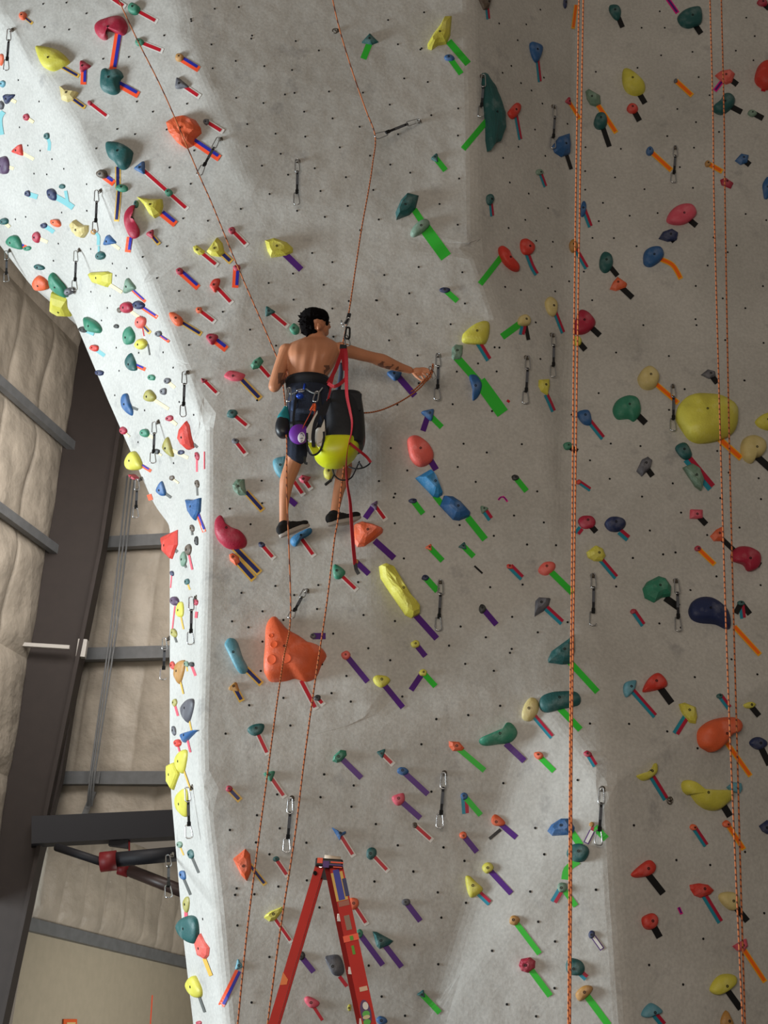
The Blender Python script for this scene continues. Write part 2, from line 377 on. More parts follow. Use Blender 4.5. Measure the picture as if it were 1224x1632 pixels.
    mb = MB(); mb.beam(P(222, 500, Yc), P(163, 880, Yc), .34, .05, (0, 1, 0)); mb.beam(P(163, 880, Yc), P(62, 1370, Yc), .34, .05, (0, 1, 0)); mb.beam(P(62, 1370, Yc), P(2, 1650, Yc), .34, .05, (0, 1, 0))
    mb.build('flange', STEEL, c)
    # dark beam across and what hangs below it
    q = MB(); q.beam(P(50, 1326, 18.0), P(420, 1308, 18.6), .3, .34, (0, 1, 0)); tag(q.build('main_beam', BEAMM), 'dark steel beam running from the column behind the climbing wall', 'beam')
    q = MB(); q.beam(P(-60, 1290, 18.6), P(62, 1297, 18.6), .3, .3, (0, 1, 0)); tag(q.build('short_beam', BEAMM), 'short dark beam behind the foot of the steel column', 'beam')
    q = MB(); q.beam(P(-50, 1022, 18.0), P(111, 1032, 18.0), .05, .05, (0, 1, 0)); tag(q.build('thin_strut', WHITEM), 'thin white strut crossing the dark steel column', 'strut')
    q = MB(); q.box(tuple(P(131, 1034, 18.1)), (.12, .1, .24)); tag(q.build('junction_box', WHITEM), 'small white box on the column edge above the middle girt', 'box')
    q = MB(); q.box(tuple(P(151, 1240, 18.5)), (.14, .1, .16)); tag(q.build('junction_box', GIRT), 'small grey box on the lowest girt of the end wall', 'box')
    q = MB(); q.beam(P(138, 1290, 18.5), P(150, 1262, 18.5), .08, .06, (0, 1, 0)); q.beam(P(134, 1300, 18.5), P(139, 1288, 18.5), .08, .06); tag(q.build('bracket', GIRT), 'small grey bracket under the lowest girt', 'bracket')
    # rafter, brace and strut at the top corner
    q = MB(); q.beam(P(-60, 490, 20.5), P(60, 437, 20.5), .3, .26, (0, 1, 0)); tag(q.build('roof_rafter', mat('brown_steel', (112, 96, 82), .6)), 'brown sloping roof rafter at the top of the side wall', 'beam')
    q = MB(); q.tube([P(10, 437, 20.2), P(72, 500, 20.2), P(118, 540, 20.2)], .05, 8); tag(q.build('diagonal_brace', PIPE, None, True), 'dark diagonal brace rod under the brown rafter', 'rod')
    q = MB(); q.tube([P(80, 500, 19.5), P(60, 600, 19.3), P(45, 690, 19)], .025, 6); tag(q.build('cable', GIRT, None, True), 'thin grey cable down the side wall insulation', 'cable')
    for k, (xa, xb) in enumerate(((203, 144), (209, 147), (215, 151))):
        q = MB(); q.tube([P(xa, 758, 18.3), P((xa+xb)/2+2, 1010, 18.3), P(xb, 1235, 18.3), P(xb-5, 1285, 18.3)], .013, 6)
        tag(q.build('hanging_cord', GIRT, None, True), ('grey cord nearest the column, of three on the end wall', 'middle one of three grey cords on the end wall', 'grey cord nearest the climbing wall, of three on the end wall')[k], 'cord', 'three cords on the end wall')
    # pipes under the beam
    t = empty('pipe_assembly', P(180, 1370, 17.6)); tag(t, 'dark horizontal pipe with red coupling under the main beam', 'pipe')
    q = MB(); q.tube([P(184, 1370, 17.4), P(290, 1360, 17.4)], .09, 12); q.build('pipe', BEAMM, t, True)
    q = MB(); q.tube([P(160, 1374, 17.4), P(186, 1371, 17.4)], .12, 12); q.build('coupling', REDM, t, True)
    q = MB(); q.tube([P(160, 1373, 17.4), P(90, 1350, 17.7)], .05, 10); q.build('pipe', BEAMM, t, True)
    t = empty('pipe_assembly', P(200, 1385, 17.4)); tag(t, 'brown slanting pipe with red end behind the quickdraw', 'pipe')
    q = MB(); q.tube([P(203, 1386, 17.7), P(300, 1424, 17.3)], .075, 12); q.build('pipe', PIPE, t, True)
    q = MB(); q.tube([P(190, 1382, 17.7), P(206, 1387, 17.7)], .09, 12); q.tube([P(206, 1378, 17.9), P(206, 1340, 18.15)], .012, 6); q.build('coupling', REDM, t, True)
    q = MB(); q.beam(P(175, 1342, 18.2), P(205, 1346, 18.2), .12, .1); tag(q.build('beam_clamp', BEAMM), 'dark clamp hanging from the main beam', 'clamp')
    # orange notice at the very bottom
    v = [side_pt(x, y)+ed*.03 for x, y in ((99, 1624), (120, 1624), (118, 1660), (97, 1660))]
    v += [p-ed*.015 for p in v]
    o = mobj('wall_notice', v, [(0,1,2,3),(7,6,5,4),(0,4,5,1),(1,5,6,2),(2,6,7,3),(3,7,4,0)], mat('orange_card', (226, 96, 40), .7), None, False)
    tag(o, 'orange notice on the tan wall, cut by the frame', 'notice')
    v = [side_pt(x, y)+ed*.036 for x, y in ((103, 1629), (117, 1629), (115, 1655), (101, 1655))]
    mobj('notice_face', v, [(0,1,2,3)], mat('cream_card', (225, 190, 130), .7), o, False)
room()
# ------------------------------------------------------------ climbing holds and route tape
HC = {'te': ('dark teal', (34, 88, 88)), 'gr': ('green', (52, 128, 102)), 'sg': ('sage green', (112, 140, 122)), 'bl': ('blue', (44, 92, 146)),
 'nb': ('navy', (32, 44, 84)), 'cy': ('pale blue', (92, 150, 168)), 'sb': ('sky blue', (40, 122, 176)), 'ye': ('yellow', (208, 200, 78)), 'py': ('cream', (208, 190, 128)),
 'or': ('orange', (224, 98, 58)), 'rd': ('red', (206, 58, 46)), 'cr': ('crimson', (168, 34, 62)), 'pk': ('pink', (214, 84, 104)),
 'co': ('coral', (226, 98, 88)), 'gy': ('grey', (88, 88, 96)), 'bk': ('black', (34, 36, 38)), 'br': ('tan', (176, 128, 66)), 'pu': ('plum', (84, 62, 92)), 'ol': ('olive', (160, 152, 78)), 'db': ('brown', (88, 74, 62))}
HM = {k: mat('hold_'+v[0].replace(' ', '_'), v[1], .55, bump=.25, bscale=70, var=.16, vscale=7, chalk=.16) for k, v in HC.items()}
BOLT = mat('black_bolt', (14, 14, 15), .6)
TCOL = {'red': (186, 30, 46), 'white': (222, 218, 214), 'navy': (38, 42, 96), 'gold': (222, 178, 84), 'blue': (44, 52, 160), 'neon': (255, 92, 56),
 'green': (54, 188, 56), 'purple': (82, 34, 122), 'black': (24, 24, 26), 'cyan': (40, 138, 162), 'crimson': (176, 34, 62), 'orange': (255, 110, 20), 'amber': (250, 176, 40),
 'magenta': (224, 24, 140), 'aqua': (126, 184, 190), 'cream': (240, 222, 176), 'grey': (96, 98, 96), 'rose': (246, 92, 110), 'maroon': (128, 26, 44)}
TM = {k: mat('tape_'+k, v, .45, spec=.35) for k, v in TCOL.items()}
# code: name, width px, [(colour, t0, t1, end trim px)]; t runs across the strip
TAPE = {'R': ('red tape on white', 9, [('white', -.5, .5, 0), ('red', -.3, .3, 4)]), 'Y': ('navy tape on gold', 10, [('gold', -.5, .5, 0), ('navy', -.27, .27, 3)]),
 'O': ('blue and neon orange tape', 10, [('neon', -.5, .5, 0), ('blue', 0, .48, 4)]), 'B': ('cyan and crimson tape', 9, [('cyan', -.5, .04, 0), ('crimson', 0, .5, 1)]),
 'G': ('green tape', 9, [('green', -.5, .5, 0)]), 'P': ('purple tape', 9, [('purple', -.5, .5, 0)]), 'K': ('black tape', 9, [('black', -.5, .5, 0)]),
 'F': ('orange tape', 8, [('amber', -.5, .5, 0), ('orange', -.3, .3, 2.5)]), 'M': ('magenta and purple tape', 7, [('magenta', -.5, .5, 0), ('purple', -.22, .22, 2)]),
 'W': ('purple-edged white tape', 8, [('purple', -.5, .5, 0), ('white', -.3, .3, 1.5)]), 'T': ('aqua tape', 6, [('aqua', -.5, .5, 0)]), 'C': ('cream tape', 5, [('cream', -.5, .5, 0)]),
 'X': ('grey tape', 4, [('grey', -.5, .5, 0)]), 'D': ('crimson tape', 7, [('crimson', -.5, .5, 0)]), 'I': ('rose tape', 3, [('rose', -.5, .5, 0)]), 'L': ('thin gold tape', 2.5, [('gold', -.5, .5, 0)]),
 'Q': ('plain red tape', 6, [('red', -.5, .5, 0)]), 'N': ('neon orange tape', 5, [('neon', -.5, .5, 0)])}
# one line per hold: colour shape region numbers ; tapes as  CODE [@x,y ...] x,y [*width]  # name of a landmark hold
# shapes: e ellipse-like knob, t wedge, w rock, (px x y w h rot) - p smooth outline, f faceted outline (region letter, then points)
HOLDS = '''or e 36 25 12 14 20; Y 52,38 *5
ye p A 232 310 265 295 370 320 440 385 435 410 390 435 345 455 300 445 270 415; Y @98,106 126,122 *7 #big yellow teardrop hold
cr t 134 105 16 18 10; O 133,135 *9
cr p A 612 165 650 125 740 100 790 103 820 150 820 190 795 222 745 208 700 196 672 200 690 222 688 248 655 248 620 215; O @189,53 180,111 *11 #big hooked crimson hold
te p A 660 470 690 445 720 458 770 450 795 490 775 520 770 590 735 610 690 600 655 570; O @187,133 221,152 *11 #dark teal molar-shaped hold
py f A 380 560 420 585 505 600 475 645 435 660 395 645; Y 136,172 *7 #cream fin-shaped hold
cr e 143 164 7 8 0; R 173,187 *8
gr e 213 14 20 18 30; R 251,35
gr e 222 67 14 12 0; R 260,82
br e 286 92 14 13 0; O 317,111
gy t 288 134 22 16 20; R 319,155
or w C 275 800 330 760 400 750 450 775 480 820 485 855 445 890 430 935 390 955 345 930 290 860; O @304,222 350,253 *11 #rough orange rock hold
gy e 329 194 10 11 0; R 356,211
bl t 224 267 17 19 0; R 299,334
gr e 269 307 13 12 0;
te p A 680 950 700 925 780 935 850 975 855 1000 840 1055 810 1092 770 1090 735 1045 695 1010; Y @188,266 188,300 *9 #big glossy teal hold
gr e 194 300 20 12 0; Y @190,302 186,353 *8
db e 162 278 17 14 30; O 182,293 *10
or e 1 95 9 20 0;
cy e 4 134 8 11 0;
nb t 13 156 14 18 60; C 26,163
gy e 1 168 9 14 0; T @6,178 0,190 3,215 *8
cr e 42 187 9 12 0; C 54,195
te e 74 217 9 11 0; T 79,227 78,240 *5
rd t 29 240 16 17 0; C 54,254
pu p A -20 1040 20 1015 45 1030 55 1080 45 1125 10 1130 -15 1100; C 22,269 #plum hold cut by the frame
te e 99 297 9 8 0;
nb e 44 309 9 10 0; T 60,314 *8
nb e 83 310 13 22 -20; T 104,322 117,331 *9; T @105,304 109,326 *5
te e 6 353 14 11 0; C 16,362
gr p B 45 345 75 308 115 320 140 395 95 392 55 370; O 42,394 *6 #green hold by the frame edge
gr e 43 396 12 8 0;
nb e 70 360 10 9 0; T 78,364 86,370 *7
or e 88 356 16 12 20;
cr e 58 378 12 18 0; C 76,386
py w B 462 230 480 210 530 245 575 245 578 285 545 325 515 315 480 280; #mottled cream and green hold
br e 149 370 8 9 0; T 157,375 157,391 *5
bl t 174 384 17 16 0; C 191,397
te e 160 407 13 14 0; T @158,392 158,402 *3
ye f B 570 560 585 548 690 542 720 555 715 620 690 645 600 615; C 195,466 #yellow prism hold
te e 62 426 16 9 25;
or p B 205 615 245 570 300 605 305 655 230 662; #orange edge hold near the rafter
gr p B 312 580 335 553 380 600 420 650 430 710 390 700 330 650; #long green hold on the edge
gy e 108 465 14 12 0;
ye f B 325 690 430 725 460 790 470 830 380 825 318 790; #big yellow block on the edge
sg t 205 457 17 23 0; O @211,462 232,481 *5
nb e 221 486 18 13 20; O 251,506 *6
cr e 201 490 19 19 0; C 222,506
db e 190 494 6 9 0;
co e 224 514 15 21 0; Y 240,531 *6
gr p B 545 850 560 838 620 870 652 915 640 942 600 938 560 920;
bk e 132 525 14 9 20; T 150,533 *5
bk e 185 520 8 7 0;
gr e 205 535 18 28 0;
ye e 224 548 17 17 0; X @236,548 239,566 *2
gy e 252 532 10 10 0; O 270,545 *4
rd e 150 555 13 11 20; T 167,567 *6
te p B 815 1110 845 1070 870 1110 885 1160 880 1185 845 1180 820 1150; O 232,589 *6
nb e 158 594 14 9 20;
gr e 241 602 12 9 20;
gy e 266 607 10 10 0; C 279,618
gy e 260 624 10 12 0;
ol p K 200 215 215 175 240 170 275 215 255 245 215 240; C 269,652 #olive knob on the side face
bl p K 55 240 65 200 90 198 105 250 125 300 122 338 95 325 65 290; X 220,653 #tall blue crescent hold
cr e 270 667 11 10 0; C 282,677
cr e 196 686 9 13 -20; C 207,696 *3
gr e 230 691 13 14 0; C 245,698
ol p K 322 530 350 475 370 520 390 600 365 595 330 560; C 300,730 #slim olive tooth hold
rd f K 470 370 488 400 500 470 518 545 485 560 440 520 418 480 430 420; X @305,705 315,713 *4 #big red tooth hold on the side face
nb e 288 721 10 8 0;
bk e 249 720 10 9 0; C 258,726 *3
ye p K 80 640 105 585 135 570 170 620 180 680 100 690; O @222,739 241,751 *5 #yellow gumdrop hold at the edge
db e 274 762 7 9 0; C 285,770 *3
bl p K 282 810 312 762 330 800 340 850 315 858 285 835; X 273,793 #blue half-moon hold on the side face
cr e 211 761 5 14 -40;
cr e 314 727 6 13 0; I 314,752
db e 314 771 6 12 0; X 315,790 *3
bl w K 475 880 520 884 565 870 560 960 530 1018 490 960; O @316,820 326,848 *6 #blue triangular rock on the arete
rd f D 1045 1040 1145 995 1145 1090 1110 1185 1055 1130 1055 1080; X 283,880 *5 #forked red hold on the edge
db e 306 842 6 12 0; X 307,853 *3
bk e 313 862 5 15 -10;
db e 300 876 9 20 10; I 307,908
sg e 292 891 9 24 -8; X 297,905 *3
nb e 274 914 5 9 0; I 272,937 *2
te e 298 927 7 10 0; L 303,940
pu e 278 958 12 17 0; I @279,966 275,1003 *2
ye p N 328 460 345 408 370 410 375 470 365 502 335 497; L 293,1003 #slender yellow hold on the arete
ol e 277 1009 9 15 0; X 282,1024 *3
cr e 312 960 6 10 0; I @314,975 313,985 *4
rd e 275 1061 7 14 0;
br p N 315 880 330 810 380 785 378 850 350 938 325 915; L 293,1106 #golden half-moon hold on the arete
sg e 297 1058 6 10 0; L 299,1070
bk e 305 1059 8 8 0; I 312,1077 *4
ol e 278 1120 7 13 0; I 284,1141 *3.5
gy p N 360 1100 405 1045 437 1042 435 1100 405 1190 370 1160; L 307,1171 #big grey pebble on the arete
gy e 277 1165 6 16 0;
bl t 298 1173 12 28 60; I 304,1199 *3
rd e 283 1184 10 13 0; I 287,1198 *2.5
ye p S 160 440 195 392 232 395 225 480 205 542 165 500; L 305,1260 #upper of two stacked yellow holds
ye w S 105 490 150 470 182 545 140 650 108 600; #lower of two stacked yellow holds
ye p S 158 735 165 680 215 638 235 680 235 790 222 825 180 790; L 302,1304 #yellow fin behind a carabiner
sg e 286 1346 8 11 0; L 293,1363
te e 304 1361 9 16 -20; X 317,1391 *4
bl e 291 1395 9 17 -20; X 304,1426 *4
ol p X 210 440 225 400 245 400 250 440 240 495 222 495; I 297,1461 *5 #hollow olive hold on the arete
te p X 168 590 195 540 250 518 290 545 298 640 280 703 205 665; #big teal cone on the arete
co f X 285 700 318 635 345 690 375 730 370 780 350 805 305 780; L @326,1527 337,1555 *6 #chalky coral rock on the arete
ye p X 230 980 245 930 280 910 300 940 325 1000 320 1050 270 1045; X @318,1588 327,1613 *4 #yellow spade hold at the foot
cr e 317 1630 8 7 0;
or f X 535 150 615 85 645 120 655 200 650 240 625 295 590 260; Y @398,1378 423,1410 *8 #chalked orange faceted hold
te e 440 1369 11 9 0; R 459,1397
ye f X 735 535 745 515 780 490 855 462 855 490 810 550 770 560; R 465,1502 *8
cy t 380 1538 11 16 0; O @380,1547 353,1603 *10
bk e 479 1523 14 14 0; P 500,1549
gy p Y 405 790 420 780 480 775 510 810 525 880 500 910 460 900 430 850; Q @541,1556 553,1572 *6 #grey stone seen through the ladder
pk p X 1000 1055 1030 1045 1095 1080 1085 1110 1040 1120 1005 1085; Q 514,1626 *5
or e 563 1440 18 20 0; R 585,1474
te e 592 1360 17 20 20; R 619,1389
bl w T 115 812 150 830 175 850 205 835 207 850 175 870 165 893 145 860; R 564,1365
gy e 647 1438 14 12 0; P 670,1468
gr e 573 1488 12 14 0; P 610,1538
te f Y 708 622 735 625 845 685 820 710 755 737 735 720; P 640,1541 #teal arrowhead hold by the ladder
ye e 557 1606 6 12 0;
bl e 608 1626 18 14 20;
te t 672 1584 12 11 0; G 701,1614
gr f T 122 380 130 345 175 305 210 310 215 340 180 380 150 390; P 576,1240
te t 608 1200 12 14 20; R 627,1219
bl e 642 1229 18 13 10; P 682,1266
pk p T 508 625 520 605 575 588 590 600 590 640 560 668 530 662; P 670,1304
db e 661 1315 9 10 0; R 689,1340
or f T 878 250 945 255 980 295 965 312 905 315 880 285; G 772,1228
bl e 740 1269 12 12 0; G 766,1299; B 742,1297 *11
or p U 257 765 265 735 290 726 345 770 340 795 300 800 270 790; P 823,1335; K @798,1322 780,1337 *5
or e 738 1331 12 12 0; P 760,1358
ye e 777 1383 18 18 0; P 815,1424
ye p Z 170 265 200 265 235 300 280 340 270 370 215 402 190 385 172 320; B @762,1422 781,1440 *10 #yellow pear-shaped hold
gr p U 180 240 230 215 300 185 345 165 360 132 395 140 427 190 410 235 370 262 300 270 230 280 190 270; P @806,1185 836,1213 *10 #long green club-shaped hold
py p Q 540 1130 560 1070 600 1028 640 1045 648 1100 625 1150 590 1180 545 1170; B @852,1142 880,1175 #cream bean hold by the teal capsule
te p Q 650 1050 670 1020 740 1000 880 995 918 1025 915 1060 880 1078 760 1105 700 1112 660 1090; G @888,1125 925,1163 *10 #teal capsule-shaped hold
te f Q 875 605 840 640 730 720 708 770 712 790 800 803 858 798 880 720; G @905,1052 952,1103 *10 #big chalky teal wedge
gy f Q 625 400 650 375 725 380 715 420 680 460 620 495; B 896,993 *10
co p Q 645 195 680 155 735 148 758 165 745 200 700 230 660 220; G 913,946 *10
rd e 813 903 11 8 30; B 832,922 *10
bk e 769 970 12 14 0; P 791,996
te t 738 870 12 11 0; G 755,887
ye f Q 960 80 1015 38 1060 60 1080 110 1060 140 1010 138 970 115; B 982,921
or p N 905 850 908 780 915 700 920 580 950 520 985 505 1010 530 1065 590 1150 640 1224 690 1275 700 1303 745 1268 805 1235 880 1175 910 1130 900 1090 890 1040 905 945 912 912 880; R @480,1085 504,1131 *10 #huge orange hold with round dimples
bk e 506 1112 12 10 0; R 516,1124 *9
gy e 499 1014 10 9 0; P 519,1014 *10
co e 551 1044 15 14 0; P 586,1087
ye p O 548 905 570 885 630 890 660 915 630 950 600 960 565 940; P 642,1128
ye e 662 1026 14 13 0; P 678,1046
ye e 674 1072 13 11 0; P 655,1100; G 694,1094
ye w O 590 165 620 150 655 160 690 220 740 300 800 400 848 450 845 480 800 500 760 480 720 420 650 320 600 240; P @660,978 696,1018 *10 #long twisted yellow hold
nb e 678 921 12 9 0; G 697,942 *10
or t 684 872 10 10 0; G 705,894
or f c 910 980 975 955 1080 980 1165 1015 1160 1040 1080 1110 1000 1165 940 1172 910 1130; P @597,862 628,890 *10 #orange wedge under the climber's shoe
gr p O 290 170 310 160 368 205 340 250 300 250 288 210; R 569,941
br e 567 895 9 9 0; P 588,915 *9
sb p c 345 1110 400 1065 520 1010 537 1040 500 1075 440 1110 400 1165 360 1155; R 501,887 #blue foothold under the climber's shoe
pu t 597 805 11 14 0; P 582,826; R 615,830
cy p c 190 420 215 385 270 372 315 380 305 540 255 560 210 500; #pale aqua disc behind the climber's leg
pk f c 420 570 450 535 530 555 500 600 470 612 440 600; R 496,781 *9; R @466,764 484,790 *9
ye e 523 753 18 20 0; K @528,765 518,773 *4
pu e 455 790 8 10 0; P 472,805
nb e 417 868 11 9 0; R 437,891
cr p K 690 995 715 1000 740 1050 800 1090 850 1110 868 1150 850 1185 790 1200 730 1185 680 1140 662 1090 665 1030; Y @374,873 414,914 *12 #big glossy crimson boot-shaped hold
or f N 675 100 700 88 735 110 745 145 720 168 680 135; Y @380,896 405,924 *12
cy p N 648 680 670 645 705 642 730 670 760 760 795 830 785 860 745 865 715 830 680 760 655 710; Y @392,1066 417,1091 #pale blue capsule hold
br t 374 1096 16 14 0; Y 386,1118
te p S 628 255 670 225 735 222 730 265 700 292 655 290; R 427,1203
gr t 430 1236 17 16 0; R 454,1271
cr e 365 1257 11 10 0; Y 383,1276
pk p K 725 75 765 40 850 60 855 80 835 105 780 108 745 95; Y @386,606 415,636 #pink bean hold beside the climber's elbow
gr f E 405 1150 430 1115 470 1092 490 1120 465 1165 420 1175; R 432,604
te e 370 659 18 14 -20; R 396,681
gy e 375 703 13 9 0; R 393,726
sg w K 780 790 810 750 855 748 860 800 870 850 820 850 790 825; Y @392,784 419,814 #mint green chalky hold
cr t 325 606 10 7 0; R 348,629 *8
cr e 370 367 12 12 0; R 394,392
ye f E 120 410 190 315 220 350 237 420 205 442 150 435; Y @355,405 369,418
ye f E 32 378 55 368 110 408 100 430 70 433 38 410; R 347,424
ye f E 500 335 560 318 640 345 680 380 680 410 640 430 540 445 515 400; P @452,403 480,430 *10 #big yellow wedge above the climber
cr e 377 427 12 10 0; O 375,459 *10
rd p E 140 630 165 590 205 588 195 640 175 675 150 650; R 370,484
or e 317 494 11 11 0; R 343,514
cr p E 118 965 140 943 185 950 190 975 160 1015 135 1000; O 361,557 *11
te t 429 496 16 15 0; R 459,521
gr e 470 524 16 18 -20;
cr p B 870 112 840 120 805 165 803 230 835 305 870 322 900 305 900 270 850 215 845 165 868 130; O @207,378 204,402 *9 #crimson spoon-shaped hold
te e 217 325 8 12 0;
ye f B 885 50 970 65 1050 65 1055 110 1040 165 1000 187 965 160 930 100; O @258,340 280,358 *11 #yellow wing-shaped hold
cr t 240 373 12 13 0; Y 254,390 *7
cr e 286 432 11 11 0; O 316,459 *10
or p B 1095 810 1130 805 1180 840 1185 880 1150 892 1115 860; Y 321,533 *8
te f H 395 275 450 215 505 270 460 288; G 579,94 *10
ye f H 980 95 975 150 970 220 945 275 890 285 850 313 825 308 822 280 860 215 910 150 940 95; G @715,66 746,102 *11 #yellow boomerang hold high up
bl e 716 92 17 10 0; G 735,118
te t 694 252 11 13 0; G 710,272
te w F 690 465 715 465 760 530 790 620 825 720 830 830 800 915 770 920 735 975 720 900 715 780 695 650 690 540; G @775,193 738,238 #long dark slab hold
db f F 665 -20 745 -20 740 10 725 60 700 60; B 778,31 *6
bl p F 1000 290 1020 272 1080 300 1075 360 1045 405 1015 365; B 860,131 *6
rd p F 858 735 870 710 910 668 940 680 938 720 905 765 880 768; B 829,223 *6
sg e 860 274 11 10 0; B 869,298 *6
bl f p 882 232 893 217 908 212 910 230 909 245 897 249 886 242; K 910,270 *6
te p G 268 60 275 32 320 30 340 55 338 95 320 120 290 100; K 992,44 *8
te p G 680 100 710 60 770 37 815 45 822 130 780 155 740 162 700 145; K 1117,54; M @1063,-3 1080,21 #big teal molar hold at the top
cr e 1215 4 18 12 0; K 1226,14
ye p G 350 430 375 420 420 445 480 500 485 540 455 565 410 565 370 540 350 490; K 1028,165 #yellow teardrop hold on the shaded face
sg f G 127 545 145 530 215 570 220 620 190 635 155 625 135 590; F 982,212
te e 957 193 23 26 0; K 971,234 *8
rd e 1008 173 18 16 20; K 1019,193 *9
gy e 1077 129 6 7 0; F 1103,153
co f G 907 450 940 425 1000 415 1028 440 1010 490 975 503 945 485; K 1175,135; M 1139,145
te p G 895 640 940 600 960 565 1000 560 1028 590 1020 630 980 670 940 685 900 665; K 1182,179 #teal kidney hold behind the ropes
sg e 1199 180 15 11 0; K 1216,189
rd e 1221 118 37 44 0; Q 1216,146 *7 #big round red hold cut by the frame
bl e 1036 241 13 13 0; F 1070,272
br e 1128 261 9 10 0; F 1151,274 *8
bl f G 1025 965 1060 925 1108 935 1100 975 1060 990; K 1195,263
cr f p 1148 286 1155 283 1169 292 1165 300 1150 294;
bl e 1222 300 13 36 0;
cr t 906 161 8 12 0; F 924,190 *6
nb e 901 4 6 20 0; F @918,8 915,30 913,46 *6
bl e 930 333 10 27 0; B 941,362 *8
br e 914 392 14 20 0; B 935,428 *8
te p J 210 470 215 410 240 383 280 400 292 450 270 495 235 505; K 984,440 *8
or f J 273 605 290 570 320 535 378 575 370 595 310 615; K 1008,475
pk p J 615 190 640 130 700 90 765 92 795 140 770 180 720 210 660 213; K 1110,360 #pink dome hold on the shaded face
nb w J 565 300 590 260 640 245 680 270 672 310 620 318; K 1075,385
bl p J 475 440 480 380 520 350 575 348 598 390 580 430 530 465 495 465; F @1052,413 1070,421 1079,433 1085,445 #glossy blue egg hold
cr p J 50 860 75 760 100 725 150 745 188 800 160 845 110 872; K 956,535 #plum red hold behind the rope
ye e 920 543 16 15 0; K 933,558
py e 1034 603 33 36 0; F @1046,613 1081,643 #round cream egg hold
gy f J 820 1120 860 1088 905 1100 910 1130 870 1145; K 1143,611
te f I 125 150 160 70 205 22 275 40 255 125 215 165 130 198; G @660,334 673,354 *10 #faceted teal shield hold
sg p I 220 290 240 245 290 205 330 205 342 240 300 285 240 312; G @676,362 711,410 *19 #chalky pale hold over wide green tape
nb e 709 462 19 9 0; G 729,480
te e 781 317 12 19 0; B 784,345 *6
rd p I 940 385 945 335 975 325 1020 360 1025 400 1000 430 960 425; B @839,402 847,424 855,438 *8
rd p I 800 390 820 370 860 400 880 445 930 500 930 535 890 530 840 490 810 440; G @800,408 765,453 #slanting red leaf-shaped hold
ye p I 558 960 575 930 640 880 700 858 735 870 735 930 720 985 690 1008 570 1000; B @762,546 779,574 *10 #yellow shield-shaped hold
py e 836 511 20 19 0; G 800,537 *11; B 831,534 *9; K 842,542 *6
py p I 1100 740 1130 702 1170 730 1178 780 1160 830 1120 810; B 897,531 *7
sg w I 488 1095 490 1040 510 1020 560 1025 556 1080 545 1108 500 1112; G @726,568 765,612 *12 #mossy grey-green block
bl p L 605 -5 650 -10 675 20 688 60 670 120 640 152 625 145 625 80; G @764,608 801,659 *20
bl p p 617 594 630 590 640 592 637 601 630 606 623 602; P @634,600 661,631 *10
bl t 683 660 20 17 40; P 674,687; G 704,681
co p L 205 450 205 400 240 378 280 385 340 430 373 490 365 540 320 575 270 575 225 530; P @686,734 695,749 *10 #coral egg-shaped hold
sb f L 255 655 345 602 375 650 428 765 400 782 370 775; G @693,790 704,804 *9 #upper sky blue wedge of the blue pair
bl f L 415 835 440 770 490 775 545 810 612 885 605 905 540 930 500 925; G @745,825 773,860 *11 #lower royal blue block of the blue pair
bk e 821 761 12 10 0; G 839,783
nb e 658 798 14 8 0; G 674,819
sg t 771 812 12 11 0; B 782,828 *10
ye f L 1060 20 1125 15 1128 60 1115 120 1075 95 1058 60; B @870,629 876,642 882,656 *8
gr e 904 710 14 13 0; K 920,720
bl p M 75 225 110 205 150 208 165 260 155 290 110 280; B 961,699
gr p M 292 200 310 150 370 122 430 130 455 165 458 220 420 268 385 250 320 250; K @1017,663 1029,675 *10 #green palm-shaped hold
ye p M 675 240 690 170 750 120 860 108 960 120 1040 170 1052 230 1030 300 960 345 830 378 760 365 720 320; F @1143,697 1181,731 *10 #huge yellow oval hold
ye p M 1150 270 1200 225 1260 225 1260 315 1190 312;
py p M 1065 430 1085 370 1140 352 1200 380 1215 430 1190 475 1150 490 1130 520 1085 495; K @1206,728 1228,748 *11 #chewed cream disc hold
gy w M 432 565 460 505 495 488 525 510 515 550 465 598; K 1040,759
te p M 668 425 710 397 745 410 770 470 740 495 700 480; B @1095,731 1134,778 *15
sg w M 715 545 770 520 815 550 840 620 825 685 790 660 750 600; #lumpy grey hold on wide crimson tape
rd e 922 768 8 8 0; B 941,781 *7
cr p M 80 870 100 843 160 843 185 875 170 905 110 912; K 950,848; B @926,842 919,851 *10
nb e 982 835 36 23 0; B @987,847 1001,859 *11 #shiny navy oval hold
pk f M 757 802 762 797 832 800 832 852 800 856 755 854; K 1125,836
or f M 878 960 915 920 945 905 955 990 900 990; K 1175,882 *8
cr p M 1010 1060 1050 1022 1110 1018 1170 1050 1182 1100 1160 1150 1110 1168 1080 1130 1015 1105; K 1212,901 *9 #big crimson bean hold
cr e 1112 874 11 9 0; F 1139,900
gr f R 415 310 440 270 510 235 560 250 600 310 595 360 540 368 490 400 430 370; K @1060,953 1081,968 *11 #green chipped disc hold
cr e 1009 974 9 8 0; B 1025,997
nb p R 715 455 735 405 790 378 860 380 930 420 980 480 990 560 955 570 890 540 790 530 735 505; F @1170,999 1211,1044 #navy kidney-shaped hold
te e 1181 961 12 8 0; K 1172,978; K 1195,979; B 1184,986
cy p R 285 960 300 925 360 912 365 935 350 980 310 1022 290 1000; B 1044,1142
rd p R 415 965 450 900 500 865 540 880 575 930 550 960 430 987; K 1070,1121 *11 #red three-cornered hold
ye f R 650 1065 680 1057 760 1090 770 1150 760 1190 720 1185 680 1140 660 1100; B 1076,1170 *11
te e 1147 1109 10 9 0; B 1162,1129
ye e 1195 1124 18 11 -15; K 1209,1141
